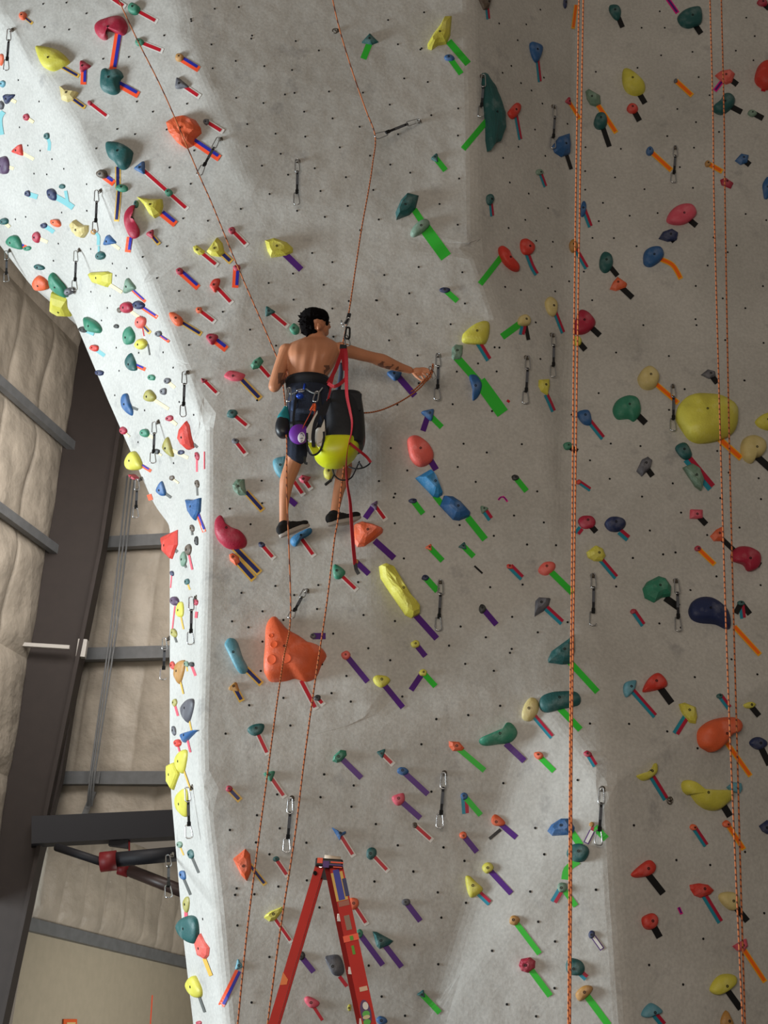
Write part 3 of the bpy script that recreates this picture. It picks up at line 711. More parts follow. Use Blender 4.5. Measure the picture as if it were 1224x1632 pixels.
or p V 780 230 790 170 850 120 930 95 1010 92 1045 130 1030 180 975 200 930 260 870 318 830 305 795 280; F @1154,1178 1196,1237 #big glossy orange kidney hold
nb p V 1107 260 1130 230 1170 222 1215 250 1215 280 1170 305 1130 290; K 1226,1219 *10
ye p V 375 475 420 465 470 430 490 395 503 410 500 460 450 500 410 505; B 1061,1274 *10
ye p V 675 530 690 505 720 505 742 535 742 555 880 568 990 572 1000 620 960 660 900 700 830 692 770 650 730 595 715 600 685 575; K @1152,1283 1163,1301 *11 #yellow duck-shaped hold
cy w V 958 548 1000 515 1045 520 1053 560 1035 590 980 575;
or e 1105 1318 10 10 0; B 1125,1348
or e 1158 1313 12 12 0; F 1185,1354
nb f V 1170 800 1224 760 1240 800 1224 855 1190 835;
rd p V 340 1120 360 1090 420 1040 455 1025 488 1060 480 1105 440 1130 370 1138; K 1056,1424 *11 #chalky red mitten hold
rd f a 720 320 770 310 830 320 872 360 850 385 790 405 750 390 725 350; B 1148,1470 *10
py p a 910 400 930 370 1000 365 1030 400 1025 465 990 485 940 450; K 1191,1468 *10
rd e 1037 1469 27 27 0; K 1051,1494 *11 #round red knob low on the shaded face
pk f a 998 720 1030 700 1085 670 1097 720 1070 755 1030 750; F 1219,1565
ye p a 855 990 890 930 940 900 1010 905 1015 950 960 1000 900 1032 865 1020; K 1180,1608 *10 #yellow leaf hold low on the shaded face
br p a 920 1224 930 1170 955 1135 975 1170 995 1224 960 1260;
cy p a 405 1165 425 1120 470 1087 525 1120 530 1145 480 1160 430 1180; B 1057,1634 *11
nb e 943 1489 11 14 0; W 960,1513
te p U 745 975 770 930 830 918 880 940 890 980 860 1030 800 1035 755 1005; G @907,1320 925,1347 *11; G @922,1372 904,1385 900,1402 *11 #glossy teal dish behind the rope
bl f U 618 835 640 800 710 755 760 755 795 810 790 840 760 858 650 865; #blue wedge with a slot
sg e 896 1414 16 16 0; G 918,1444 *9; B 882,1438 *11
br e 820 1467 17 18 20; G 860,1520
cr w Z 520 840 535 800 590 790 625 815 622 860 580 892 540 880; G 877,1587 *10 #mottled crimson pebble hold
te p Z 825 830 850 795 920 815 945 860 930 900 870 905 830 880; B 935,1559 *11
br p Z 885 1030 930 980 980 975 998 1000 960 1050 910 1078; G 970,1634 *11 #tan bean with a chalked top
cr e 937 1201 14 10 20; B 949,1221
or e 858 1204 16 12 10; G 883,1229
br e 943 1314 9 8 0; G @948,1318 966,1337 *11; D @945,1318 940,1336 *5; W @944,1324 934,1344 *9'''
LOOSE = '''R 178,-3 200,12|plain red and white tape strip running off the top edge
K 756,902 769,914 *3|small torn piece of black tape high beside a green strip
M 794,797 801,791 809,800 *3|small magenta tape scrap on the grey panel
Q 808,638 812,641 *4|tiny red tape scrap beside the widest green strip
M 1081,1446 1086,1457 *5|small purple tape scrap between two red holds
N 238,788 241,797 *7|short neon tape scrap on the wall edge
I 326,748 326,720 *1.5|thin rose tape line on the arete
N 243,1586 240,1632 *2|thin orange line at the foot of the arete
R 224,503 231,540 *3|faded red and white strip on the side face'''
BIG = []          # landmark holds: (px, py, name)
TAKEN = {'hold': set(), 'tape': set()}
def outline_mesh(pts, px, py, style, rnd, hf):
    """solid moulded hold: outline on the wall, swelling out along the wall's normal"""
    a, n = surf(px, py); vd = (CAM-a).normalized()
    if px < 120 and 465 < py < 500:       # the block that wraps the wall's outer edge faces halfway out
        n = (n + vd*.5).normalized(); a = a + n*.09
    w_ = max(p[0] for p in pts)-min(p[0] for p in pts); h_ = max(p[1] for p in pts)-min(p[1] for p in pts)
    c0 = onplane(px, py, a, n); s = 1/pxm(c0)
    H = hf*min(w_, h_)*s
    H = max(.018, min(.145, H))
    # the swelling body would reach past its outline towards the picture's top: seat the outline a little lower
    q = proj(c0 + n*H); sx, sy = (q[0]-px)*.33, (q[1]-py)*.33
    base = [onplane(x-sx, y-sy, a, n) for x, y in pts]
    cen = sum(base, Vector())/len(base)
    if style == 'smooth':
        base = spline(base, 4 if len(base) < 14 else 3, True); cen = sum(base, Vector())/len(base)
        rings = [(1, -.03), (1, .0), (.985, .30), (.93, .55), (.82, .78), (.62, .92), (.36, .985)]
    elif style == 'rock':
        b2 = []
        for i, p in enumerate(base):
            b2 += [p, p.lerp(base[(i+1) % len(base)], .33), p.lerp(base[(i+1) % len(base)], .67)]
        base = b2; rings = [(1, -.03), (1, .1), (.97, .45), (.86, .78), (.66, .9), (.40, 1.0), (.2, .97)]
    else:
        b2 = []
        for i, p in enumerate(base):
            nx = base[(i+1) % len(base)]; b2 += [p, p.lerp(nx, .12), p.lerp(nx, .88)]
        base = b2; rings = [(1, -.03), (1, .12), (.9, .52), (.55, .96), (.3, 1.0)]
    size = math.sqrt(w_*h_)*s
    t = n.cross(Vector((0, 0, 1))).normalized(); u = n.cross(t)
    pk = cen + (t*rnd.uniform(-.10, .10) + u*rnd.uniform(-.10, .10))*size
    seed = Vector((rnd.random()*50, rnd.random()*50, 0)); V = []; N = len(base)
    for k, (rs, hs) in enumerate(rings):
        for p in base:
            c = cen.lerp(pk, max(0, hs)) ; q = c + (p-cen)*rs
            hh = hs*H if k else -.03
            if style == 'rock' and k > 0: hh += H*.13*noise.noise((p-cen)*rs*14/max(size*6, .6)*2.2+seed)
            elif style == 'smooth' and k > 1: hh += H*.07*noise.noise((p-cen)*rs*9+seed)
            elif style == 'facet' and k == 3: hh += H*.18*noise.noise((p-cen)*5+seed)
            V.append(q + n*hh)
    V.append(pk + n*H*(1.0 if style != 'rock' else 1.02))
    Fc = []
    for k in range(len(rings)-1):
        Fc += [(k*N+i, k*N+(i+1) % N, (k+1)*N+(i+1) % N, (k+1)*N+i) for i in range(N)]
    k = (len(rings)-1)*N
    Fc += [(k+i, k+(i+1) % N, len(V)-1) for i in range(N)]
    Fc.append(tuple(range(N-1, -1, -1)))
    # keep faces turned outwards
    A = sum(((base[i]-cen).cross(base[(i+1) % N]-cen) for i in range(N)), Vector())
    if A.dot(n) < 0: Fc = [tuple(reversed(f)) for f in Fc]
    return V, Fc, c0, n, H, pk, s, size
def bolt(px, py, c, n, H, s, parent, r):
    t = n.cross(Vector((0, 0, 1))).normalized(); u = n.cross(t); N = 10
    ang = [2*math.pi*i/N for i in range(N)]
    ring = lambda rr, h: [c + n*h + (t*math.cos(q)+u*math.sin(q))*rr for q in ang]
    V = ring(r, H*.6) + ring(r, H+.004) + ring(r*.55, H+.004) + ring(r*.5, H-.002)
    Fc = [(k*N+i, k*N+(i+1) % N, (k+1)*N+(i+1) % N, (k+1)*N+i) for k in range(3) for i in range(N)] + [tuple(range(3*N, 4*N))]
    return mobj('bolt', V, Fc, BOLT, parent, False)
def strip(name, path, width, t0, t1, off, m, parent=None, trim=0):
    pts = [Vector((x, y)) for x, y in path]
    L_ = sum((pts[i+1]-pts[i]).length for i in range(len(pts)-1)); L_ = max(2.0, L_-trim)
    if len(pts) > 2:
        q = [Vector((p.x, p.y, 0)) for p in pts]; pts = [Vector((p.x, p.y)) for p in spline(q, 4)]
    n_ = max(3, int(L_/5)); out = []
    seg = [(pts[i+1]-pts[i]).length for i in range(len(pts)-1)]
    for k in range(n_+1):
        d = L_*k/n_; i = 0
        while i < len(seg)-1 and d > seg[i]: d -= seg[i]; i += 1
        dr = (pts[i+1]-pts[i]).normalized(); p = pts[i] + dr*d; nn = Vector((dr.y, -dr.x))
        out += [W(*(p+nn*width*t0), off), W(*(p+nn*width*t1), off)]
    V = out; Fc = [(2*k, 2*k+1, 2*k+3, 2*k+2) for k in range(n_)]
    return mobj(name, V, Fc, m, parent, False)
CLOCK = ['above', "at one o'clock from", "at two o'clock from", "at three o'clock from", "at four o'clock from", "at five o'clock from", 'below',
         "at seven o'clock from", "at eight o'clock from", "at nine o'clock from", "at ten o'clock from", "at eleven o'clock from"]
def where(x, y, taken, head, own=None):
    """a place clause that no other label with this head already uses"""
    c = sorted((math.hypot(x-a, y-b), a, b, nm) for a, b, nm in BIG if nm != own)
    for d, a, b, nm in c[:9]:
        ck = CLOCK[round(math.degrees(math.atan2(x-a, b-y))/30) % 12]
        for q in ('', 'just ' if d < 60 else ('far ' if d > 130 else '')):
            lab = '%s, %s%s the %s' % (head, q if ck in ('above', 'below') else '', ck, nm)
            if lab not in taken and len(lab.split()) <= 16:
                taken.add(lab); return lab
    return head
def clock_of(x0, y0, x1, y1): return math.degrees(math.atan2(x1-x0, y0-y1)) % 360
def holds():
    rnd = random.Random(7); recs = []
    for ln in HOLDS.split('\n'):
        ln, _, nm = ln.partition('#'); parts = ln.split(';'); tok = parts[0].split()
        col, sh = tok[0], tok[1]
        if sh in 'pfw' and tok[2] in RG: pts = zc(tok[2], [float(q) for q in tok[3:]])
        else:
            x, y, w_, h_, ro = map(float, tok[2:7]); ro = math.radians(ro + rnd.uniform(-12, 12)); pts = []
            n_ = {'e': 9, 't': 3}.get(sh, 8)
            if sh == 't':
                a0 = rnd.uniform(0, 6.28); loc = [(math.cos(a0+k*2.094)*.62, math.sin(a0+k*2.094)*.62) for k in range(3)]
                loc = [q for i in range(3) for q in (loc[i], tuple((loc[i][j]+loc[(i+1) % 3][j])*.58 for j in (0, 1)))]
            else: loc = [(.5*math.cos(k*6.283/n_)*rnd.uniform(.86, 1.08), .5*math.sin(k*6.283/n_)*rnd.uniform(.86, 1.08)) for k in range(n_)]
            for lx, ly in loc:
                lx *= w_; ly *= h_; pts.append((x+lx*math.cos(ro)-ly*math.sin(ro), y+lx*math.sin(ro)+ly*math.cos(ro)))
        cx = sum(p[0] for p in pts)/len(pts); cy = sum(p[1] for p in pts)/len(pts); nm = nm.strip()
        recs.append((col, sh, pts, cx, cy, [p for p in parts[1:] if p.strip()], nm))
        if nm: BIG.append((cx, cy, nm))
    BIG.extend([(503, 515, "climber's head"), (522, 1375, 'ladder top'), (535, 670, "climber's haul bag")])
    count = 0
    for col, sh, pts, cx, cy, tapes, nm in recs:
        big = max(max(p[0] for p in pts)-min(p[0] for p in pts), max(p[1] for p in pts)-min(p[1] for p in pts))
        style = {'e': 'smooth', 'p': 'smooth', 't': 'smooth', 'f': 'facet', 'w': 'rock'}[sh]
        V, Fc, c0, n, H, pk, s, size = outline_mesh(pts, cx, cy, style, rnd, .38 if sh != 'e' else .5)
        o = mobj('climbing_hold', V, Fc, HM[col], None, style == 'smooth')
        # origin at the seat on the wall
        o.data.transform(Matrix.Translation(-c0)); o.location = c0; o.matrix_world = Matrix.Translation(c0)
        if big >= 9: bolt(cx, cy, pk, n, H, s, o, .0095 if big > 15 else .007)
        tl = []
        for tp in tapes:
            q = tp.split(); code = q[0]; wd = None; path = []
            for z in q[1:]:
                if z[0] == '*': wd = float(z[1:])
                else: path.append(tuple(map(float, z.strip('@').split(','))))
            if '@' not in tp: path = [(cx, cy)] + path
            tl.append((code, path, wd))
        tn = ' and '.join(TAPE[c[0]][0] for c in tl[:1])
        if nm: head = nm
        else: head = '%s%s hold%s' % ('tiny ' if big < 10 else 'small ' if big < 15 else '', HC[col][0], ' with '+tn if tl else ' without tape')
        lab = where(cx, cy, TAKEN['hold'], head, nm)
        tag(o, lab, 'climbing hold', 'holds bolted to the climbing wall')
        if nm.startswith('huge orange'): dimples(o, c0, n, H)
        short = nm or '%s hold' % HC[col][0]
        for code, path, wd in tl:
            count += 1
            tape(code, path, wd, count, short, cx, cy)
    for ln in LOOSE.split('\n'):
        a, lab = ln.split('|'); q = a.split(); wd = None; path = []
        for z in q[1:]:
            if z[0] == '*': wd = float(z[1:])
            else: path.append(tuple(map(float, z.split(','))))
        count += 1; tape(q[0], path, wd, count, None, 0, 0, lab)
def tape(code, path, wd, count, short, cx, cy, lab=None):
    name, w_, lay = TAPE[code]; w_ = wd or w_; off = .0015 + (count % 7)*.0006
    root = None
    for i, (c, t0, t1, tr) in enumerate(lay):
        o = strip('route_tape' if i == 0 else 'tape_stripe', path, w_, t0, t1, off + i*.0022, TM[c], root, tr)
        if root is None: root = o
        else: o['label'] = c + ' stripe'
    x, y = path[-1]
    if lab is None:
        ow = short if any(short == b[2] for b in BIG) else None
        if ow:
            lab = '%s strip running from the %s' % (name, ow)
            if lab in TAKEN['tape']: lab = where(x, y, TAKEN['tape'], '%s strip' % name, ow)
            TAKEN['tape'].add(lab)
        else: lab = where(x, y, TAKEN['tape'], '%s under %s' % (name, short))
    tag(root, lab, 'tape', 'route tape strips on the climbing wall')
def dimples(o, c0, n, H):
    """round shallow pockets moulded into the huge orange hold"""
    rim = mat('orange_pocket', (236, 96, 50), .5)
    from mathutils.bvhtree import BVHTree
    bm = bmesh.new(); bm.from_mesh(o.data); bm.transform(Matrix.Translation(c0)); tree = BVHTree.FromBMesh(bm); bm.free()
    for x, y, r in ((436.5, 1027, 6), (433, 1051, 7.5), (457, 1049, 7), (432, 1013, 3.5)):
        d = ray(x, y).normalized(); hit = tree.ray_cast(CAM, d)
        if hit[0] is None: continue
        p, nn = hit[0], hit[1]
        if nn.dot(d) > 0: nn = -nn
        t = nn.cross(Vector((0, 0, 1))).normalized(); u = nn.cross(t); R = r/pxm(p); V = []; N = 18
        for rr, h in ((1.1, -.004), (1.03, .003), (.96, .0035), (.8, .002), (.45, .0015), (.1, .001)):
            V += [p + nn*h + (t*math.cos(2*math.pi*i/N)+u*math.sin(2*math.pi*i/N))*R*rr for i in range(N)]
        Fc = [(k*N+i, k*N+(i+1) % N, (k+1)*N+(i+1) % N, (k+1)*N+i) for k in range(5) for i in range(N)] + [tuple(range(5*N, 6*N))]
        mobj('dimple', V, Fc, rim, o)
holds()
# ------------------------------------------------------------ quickdraws, ropes, ladder
CHROME = mat('polished_alloy', (190, 192, 196), .25, 1.0)
DULL = mat('worn_steel', (120, 112, 104), .45, .8)
WEB = mat('black_webbing', (34, 34, 38), .8, bump=.3, bscale=200)
WEBG = mat('grey_webbing', (88, 90, 96), .8)
def rope_mat(name, c1, c2):
    m = D.materials.new(name); m.use_nodes = True; nt = m.node_tree; b = nt.nodes['Principled BSDF']; L = nt.links
    tc = nt.nodes.new('ShaderNodeTexCoord'); wv = nt.nodes.new('ShaderNodeTexWave'); wv.inputs['Scale'].default_value = 16; wv.bands_direction = 'DIAGONAL'
    wv.inputs['Distortion'].default_value = 1.5
    rp = nt.nodes.new('ShaderNodeValToRGB'); e = rp.color_ramp.elements; lin = lambda c: tuple((q/255)**2.2 for q in c)+(1,)
    e[0].color = lin(c2); e[1].color = lin(c1); e[0].position = .12; e[1].position = .3
    L.new(tc.outputs['Object'], wv.inputs['Vector']); L.new(wv.outputs['Fac'], rp.inputs[0]); L.new(rp.outputs[0], b.inputs['Base Color'])
    b.inputs['Roughness'].default_value = .8; return m
ROPE = rope_mat('orange_flecked_rope', (186, 106, 62), (92, 46, 30))
ROPEB = rope_mat('bright_orange_rope', (214, 122, 70), (128, 60, 34))
def biner(mb, a, b, side, wd=.046, r=.0046, opn=False):
    """a carabiner from a to b: rounded D outline"""
    d = b-a; L_ = d.length; d.normalize(); s = (side - d*side.dot(d)).normalized()
    o = [(0, 0), (.02, -.35), (.12, -.5), (.5, -.5), (.84, -.5), (.97, -.32), (1, 0), (.97, .3), (.86, .46), (.6, .40), (.3, .30), (.1, .22), (.02, .1)]
    pts = [a + d*(t*L_) + s*(x*wd) for t, x in o]
    if opn: pts = pts[:9]
    mb.tube(spline(pts, 3, not opn), r, 8, closed=not opn)
def quickdraw(x0, y0, x1, y1, label, group='quickdraws hanging from the climbing wall', hang=True, Yb=None, side=None, opn=False, bk=False):
    base, n = surf(x0, y0); base = base if not bk else P(x0, y0, 16.0)
    root = empty('quickdraw', base); tag(root, label, 'quickdraw', group)
    A = base + n*.035
    if Yb: B = P(x1, y1, Yb)
    else:
        B = P(x1, y1, A.y); wb = W(x1, y1, .03) if not bk else B
        if wb.y < B.y: B = wb
    d = B-A; L_ = d.length; s = Vector(side) if side else rt.copy()
    # hanger plate, bolt head and ring
    t = n.cross(Vector((0, 0, 1))).normalized(); u = n.cross(t); mb = MB()
    M = Matrix((t, u, n)).transposed()
    mb.tube([base-n*.004, base+n*.006], .019, 14); mb.tube([base+n*.006, base+n*.018], .010, 6)
    mb.tube([base + n*.012 - u*.0 + (t*math.cos(q)+n*.6*math.sin(q))*.017 + Vector((0,0,-.016)) for q in [i*math.pi/6 for i in range(12)]], .0042, 6, closed=True)
    mb.build('hanger', DULL, root, True)
    f1, f2 = .29, .74
    mb = MB(); biner(mb, A, A + d*f1, s, .040, .0045); mb.build('upper_carabiner', CHROME, root, True)
    mb = MB(); p, q = A + d*(f1-.03), A + d*(f2+.01); k = d.cross(s).normalized()
    mb.beam(p, q, .019, .007, tuple(s)); so = mb.build('sling', WEB, root)
    mb = MB(); mb.beam(p.lerp(q, .18), p.lerp(q, .62), .0205, .009, tuple(s)); mb.build('stitched_patch', WEBG, so)
    mb = MB(); mb.beam(q - (q-p)*.14, q+(q-p)*.03, .026, .014, tuple(s)); mb.build('rubber_keeper', BLACK, so)
    mb = MB(); biner(mb, A + d*f2, B, s, .050, .0046, opn); mb.build('lower_carabiner', CHROME, root, True)
    return root
QD = '''475,257 473,326|quickdraw hanging free on the shaded top panel, below no rope
767,122 766,186|quickdraw in front of the long dark slab hold
881,170 881,236|dark quickdraw in the recess, above the blue hold
1076,236 1072,294|quickdraw at the end of an orange tape on the shaded face
20,48 10,112|quickdraw at the top corner, beside the small orange hold
161,304 152,370|thin quickdraw on the arete above the mottled hold
127,398 119,463|quickdraw beside the yellow prism hold
16,399 10,449|quickdraw hanging past the wall edge near the rafter
299,594 292,664|quickdraw on the arete level with the climber's elbow
253,672 244,738|quickdraw between the green and slim olive holds
225,763 216,825|quickdraw below the yellow gumdrop hold at the edge
699,567 697,637|quickdraw beside the climber's outstretched hand
838,570 836,645|quickdraw above the pale open panel, beside the wide green tape
879,534 878,603|quickdraw below the cream hold in the recess
1072,616 1072,690|quickdraw crossing the orange tape beside the huge yellow oval
702,927 698,1007|quickdraw beside the long twisted yellow hold
944,918 943,1000|quickdraw with open hook below the yellow hold near the thick rope
1076,926 1079,1009|quickdraw in front of the green chipped disc hold
313,952 304,1027|black quickdraw on the bright arete, tangled with a crimson hold
270,1017 260,1083|quickdraw hanging off the outer wall edge with open hook
307,1254 302,1336|quickdraw beside the yellow fin on the arete
465,1272 457,1358|quickdraw just above the ladder, between the two ropes
708,1232 701,1320|quickdraw above the small orange hold, mid wall
960,1257 954,1347|quickdraw hanging over the purple-edged white tape'''
def quickdraws():
    for ln in QD.split('\n'):
        c, lab = ln.split('|'); a, b = c.split(); x0, y0 = map(float, a.split(',')); x1, y1 = map(float, b.split(','))
        if lab.startswith('quickdraw hanging free'): lab = 'quickdraw hanging free on the top panel, between the two climbing ropes'
        quickdraw(x0, y0, x1, y1, lab, opn='open hook' in lab)
    quickdraw(668, 194, 598, 218, 'quickdraw pulled sideways by the rope above the climber', Yb=9.35, side=(0, 0, 1))
    quickdraw(352, 222, 317, 279, 'quickdraw pulled aslant by the rope beside the rough orange rock', Yb=9.6)
    quickdraw(489, 942, 463, 985, 'short quickdraw clipped to the rope above the huge orange hold', Yb=9.52)
    quickdraw(276, 1362, 270, 1430, 'quickdraw seen past the arete in front of the brown pipe')
    # bare hangers
    for x, y, lab in ((537, 49, 'bare bolt hanger beside the climbing rope at the top'), (1068, 1274, 'bare ring hanger at the foot of a crimson and cyan tape')):
        b, n = surf(x, y); t = n.cross(Vector((0, 0, 1))).normalized(); u = n.cross(t)
        mb = MB(); mb.tube([b-n*.004, b+n*.006], .02, 14); mb.tube([b+n*.006, b+n*.02], .010, 6)
        mb.tube([b + n*.014 + (t*math.cos(q)+u*math.sin(q))*.022 + t*.015+u*.012 for q in [i*math.pi/7 for i in range(14)]], .005, 6, closed=True)
        tag(mb.build('bolt_hanger', DULL, None, True), lab, 'hanger', 'bare hangers on the wall')
quickdraws()
def rope(pts, r, m, label, k=6, name='climbing_rope', group=None, cat='rope'):
    mb = MB(); mb.tube(spline([P(*p) for p in pts], k), r, 8)
    return tag(mb.build(name, m, None, True), label, cat, group)
def ropes():
    rope([(180,-20,9.3),(218,62,9.4),(262,150,9.45),(317,278,9.6),(340,330,9.6),(380,428,9.6),(441,569,9.6),(449,600,9.6),(455,650,9.5),(455,685,9.16),(457,705,9.1),(457,780,9.12),(460,860,9.3),(463,984,9.52),
          (452,1050,9.3),(440,1130,9.1),(424,1250,8.9),(408,1370,8.8),(392,1500,8.7),(377,1650,8.6)], .0052, ROPE, 'thin orange rope passing behind the climber and down past the ladder')
    rope([(549,738,9.02),(545,768,9.0),(538,832,9.0),(533,860,9.0),(521,960,8.95),(503,1080,8.9),(485,1210,8.8),(470,1332,8.75),(447,1480,8.7),(424,1650,8.6)], .0052, ROPE,
         'thin orange rope hanging from under the haul bag down past the ladder')
    rope([(526,-20,8.9),(541,46,9.0),(563,118,9.1),(583,175,9.2),(598,217,9.35),(594,260,9.3),(588,300,9.25),(577,360,9.2),(567,425,9.12),(557,492,9.02),(552,520,8.98),(546,548,8.97)], .0052, ROPE,
         "thin orange rope running up from the climber's harness to the top edge")
    rope([(560,652,9.0),(578,658,9.02),(606,654,9.12),(638,640,9.25),(665,622,9.38),(680,606,9.45),(689,594,9.47),(690,580,9.5),(686,594,9.46),(672,610,9.42),(662,620,9.4),(655,624,9.38)], .0055, ROPE,
         "slack loop of rope from the haul bag to the climber's hand")
    for dx, nm in ((0, 'window-side strand of the thick doubled orange rope before the recess'), (1, 'inner strand of the thick doubled orange rope before the recess')):
        pt = [(923,-20,7),(918,300,6.5),(914,600,5.6),(911.5,900,4),(908.6,1160,3),(907.3,1420,3),(905.5,1650,3)]
        rope([(x+dx*g, y, 8.0+dx*.012) for x, y, g in pt], .0053, ROPEB, ('outer ' if not dx else 'inner ') + 'strand of the thick doubled orange rope along the recess', 10, group='doubled thick rope')
    rope([(1131,-20,8.6),(1136.4,185,8.6),(1138,320,8.6),(1146,624,8.6),(1154,900,8.6),(1163,1160,8.6),(1174,1420,8.6),(1184.5,1650,8.6)], .0056, ROPE, 'orange strand on the recess side of the top-rope pair over the duck-shaped hold', 8, group='top-rope pair')
    rope([(1149,-20,8.6),(1154,185,8.6),(1155.5,320,8.6),(1160.7,624,8.6),(1167,900,8.6),(1174,1160,8.6),(1181,1420,8.6),(1188,1650,8.6)], .0056, ROPE, 'orange strand on the far side of the top-rope pair crossing the navy kidney hold', 8, group='top-rope pair')
ropes()
def ladder():
    YN = 7.4
    RED = mat('orange_red_fibreglass', (196, 34, 20), .5, spec=.25, var=.06); DK = mat('dark_red_fibreglass', (128, 20, 16), .6, spec=.2)
    ALU = mat('aluminium_step', (190, 188, 186), .35, .6)
    p0 = P(522, 1372, YN)
    root = empty('step_ladder', Vector((p0.x, YN+.22, 0))); tag(root, 'orange fibreglass step ladder with taped top, below the climber', 'ladder')
    fv = Vector((p0.x/p0.y*.44, .44, 0))
    def foot(a, b):
        d = b-a; return a + d*(a.z/-d.z)*1.0 if d.z < 0 else b
    ra, rb = P(510, 1378, YN), P(435, 1632, YN); fa, fb = P(535.5, 1380, YN), P(588.5, 1632, YN)
    mm = 1/pxm(fa)
    ra2, fa2 = foot(ra, rb), foot(fa, fb)
    for k, (a, b, wd) in enumerate(((ra, ra2, 14*mm), (fa, fa2, 21.5*mm))):
        for far in (0, 1):
            o = fv*far; mb = MB(); d = (b-a).normalized(); s = Vector((1, 0, 0))
            mb.beam(a+o, b+o, wd, .006, (1, 0, 0))
            nm = 'front_rail' if k else 'rear_rail'; r = mb.build(nm, RED, root)
            sx = (s - d*s.dot(d)).normalized()
            for sg in (-1, 1):
                m2 = MB(); e = sx*sg*(wd/2-.002) + Vector((0, .017*(1-2*far), 0))
                m2.beam(a+o+e, b+o+e, .004, .034, (1, 0, 0)); m2.build('rail_flange', RED, r)
            if k and not far:
                m3 = MB(); e = -sx*(wd/2+.012)+Vector((0, .03, 0)); m3.beam(a+e, b+e, .026, .02, (1, 0, 0)); m3.build('inner_flange', DK, r)
            m4 = MB(); m4.box(tuple(b+o+Vector((0, 0, .02))), (.10, .05, .04)); m4.build('foot_pad', BLACK, r)
    # treads
    d = (fa2-fa); L_ = d.length
    for i, y in enumerate((1461, 1545, 1628)):
        t = (fa.z - P(555, y, YN).z)/(fa.z-fa2.z); c = fa + d*t
        mb = MB(); mb.box(tuple(c + fv*.5 + Vector((-.018, 0, 0))), (.05, .42, .024)); mb.build('step', ALU, root)
    zs = .30*0.0
    k = 4
    while True:
        z = P(555, 1628, YN).z - (k-3)*.30; k += 1
        if z < .2: break
        t = (fa.z-z)/(fa.z-fa2.z); c = fa + d*t
        mb = MB(); mb.box(tuple(c + fv*.5 + Vector((-.018, 0, 0))), (.05, .42, .024)); mb.build('step', ALU, root)
        t2 = (ra.z-z)/(ra.z-ra2.z); c = ra + (ra2-ra)*t2
        mb = MB(); mb.beam(c, c+fv, .03, .03, (1, 0, 0)); mb.build('rear_brace', ALU, root)
    # top cap wrapped in tape
    c0, c1 = P(503, 1368, YN-.02), P(546, 1384, YN-.02); w_ = c1.x-c0.x; h_ = c0.z-c1.z
    cc = Vector(((c0.x+c1.x)/2, YN+.21, (c0.z+c1.z)/2))
    M = Matrix.Rotation(-PHI*1.0, 3, 'Y') @ Matrix.Identity(3)
    mb = MB(); mb.box(tuple(cc), (w_, .52, h_), None); cap = mb.build('top_cap', mat('black_plastic', (26, 24, 26), .5), root)
    bv = cap.modifiers.new('round', 'BEVEL'); bv.width = .008; bv.segments = 2
    PU, ORN = TM['purple'], TM['neon']
    fr = cc.y-.262
    def patch(name, x0, y0, x1, y1, m, th=.004, Y=None, parent=cap):
        a, b = P(x0, y0, Y or fr), P(x1, y1, Y or fr)
        q = MB(); q.box(((a.x+b.x)/2, (Y or fr), (a.z+b.z)/2), (abs(b.x-a.x), th, abs(a.z-b.z))); return q.build(name, m, parent)
    patch('purple_tape_wrap', 515, 1372, 524, 1383, PU, .010); patch('purple_tape_wrap', 524, 1377, 546, 1380.5, PU, .008)
    patch('orange_tape_wrap', 506, 1367, 514, 1376, ORN, .012); patch('orange_tape_wrap', 527, 1373, 547, 1376.5, ORN, .010); patch('orange_tape_wrap', 531, 1381, 545, 1383.5, ORN, .006)
    q = MB(); a = P(517, 1366, 7.45); b = P(543, 1369, 7.45); q.tube([a, b], .012, 12); q.build('pale_roll', mat('offwhite_tape', (214, 196, 176), .6), cap, True)
    for x, y, r in ((511, 1379, .012), (502, 1391, .010)):
        p = P(x, y, YN-.03); q = MB(); q.tube([p, p+Vector((0, .03, 0))], r, 14); q.build('bolt_head', CHROME if x > 505 else BLACK, root)
    # tapes and worn stickers on the near front rail: t along, s across, in the rail's own frame
    dd = (fa2-fa).normalized(); sx = (Vector((1, 0, 0)) - dd*dd.x).normalized(); 
    front = [o for o in root.children if o.name.startswith('front_rail')][0]
    def sticker(name, y0, y1, s0, s1, m, off=.006):
        def at(y, s):
            t = (fa.z - P(fa_px(y), y, YN).z)/(fa.z-fa2.z); return fa + (fa2-fa)*t + sx*s*21.5*mm/2 - Vector((0, off, 0))
        v = [at(y0, s0), at(y0, s1), at(y1, s1), at(y1, s0)]; v += [p+Vector((0, .002, 0)) for p in v]
        return mobj(name, v, [(0,1,2,3),(7,6,5,4),(0,4,5,1),(1,5,6,2),(2,6,7,3),(3,7,4,0)], m, front, False)
    def fa_px(y): return 535.5 + (y-1380)*(588.5-535.5)/252
    sticker('gold_tape', 1390, 1435, -1.0, .75, TM['gold']); sticker('blue_tape', 1386, 1434, -.62, .3, TM['blue'], .009)
    sticker('navy_tape', 1402, 1430, .45, 1.05, TM['navy'], .008)
    sticker('worn_label', 1436, 1444, -.8, .8, mat('pinkish_label', (170, 104, 88), .6)); sticker('worn_label', 1459, 1482, -.4, .4, mat('grey_label', (150, 124, 108), .6))
    sticker('orange_band', 1490, 1500, -1.15, 1.1, TM['neon'], .012); sticker('green_mark', 1492, 1499, -.2, .3, mat('green_print', (96, 160, 48), .6), .016); sticker('green_mark', 1507, 1521, -.25, .15, mat('green_print2', (96, 160, 48), .6))
    sticker('pale_label', 1573, 1580, -.35, .8, mat('cream_label', (226, 188, 158), .6))
    p = P(582.5, 1614, YN); q = MB(); e = .009
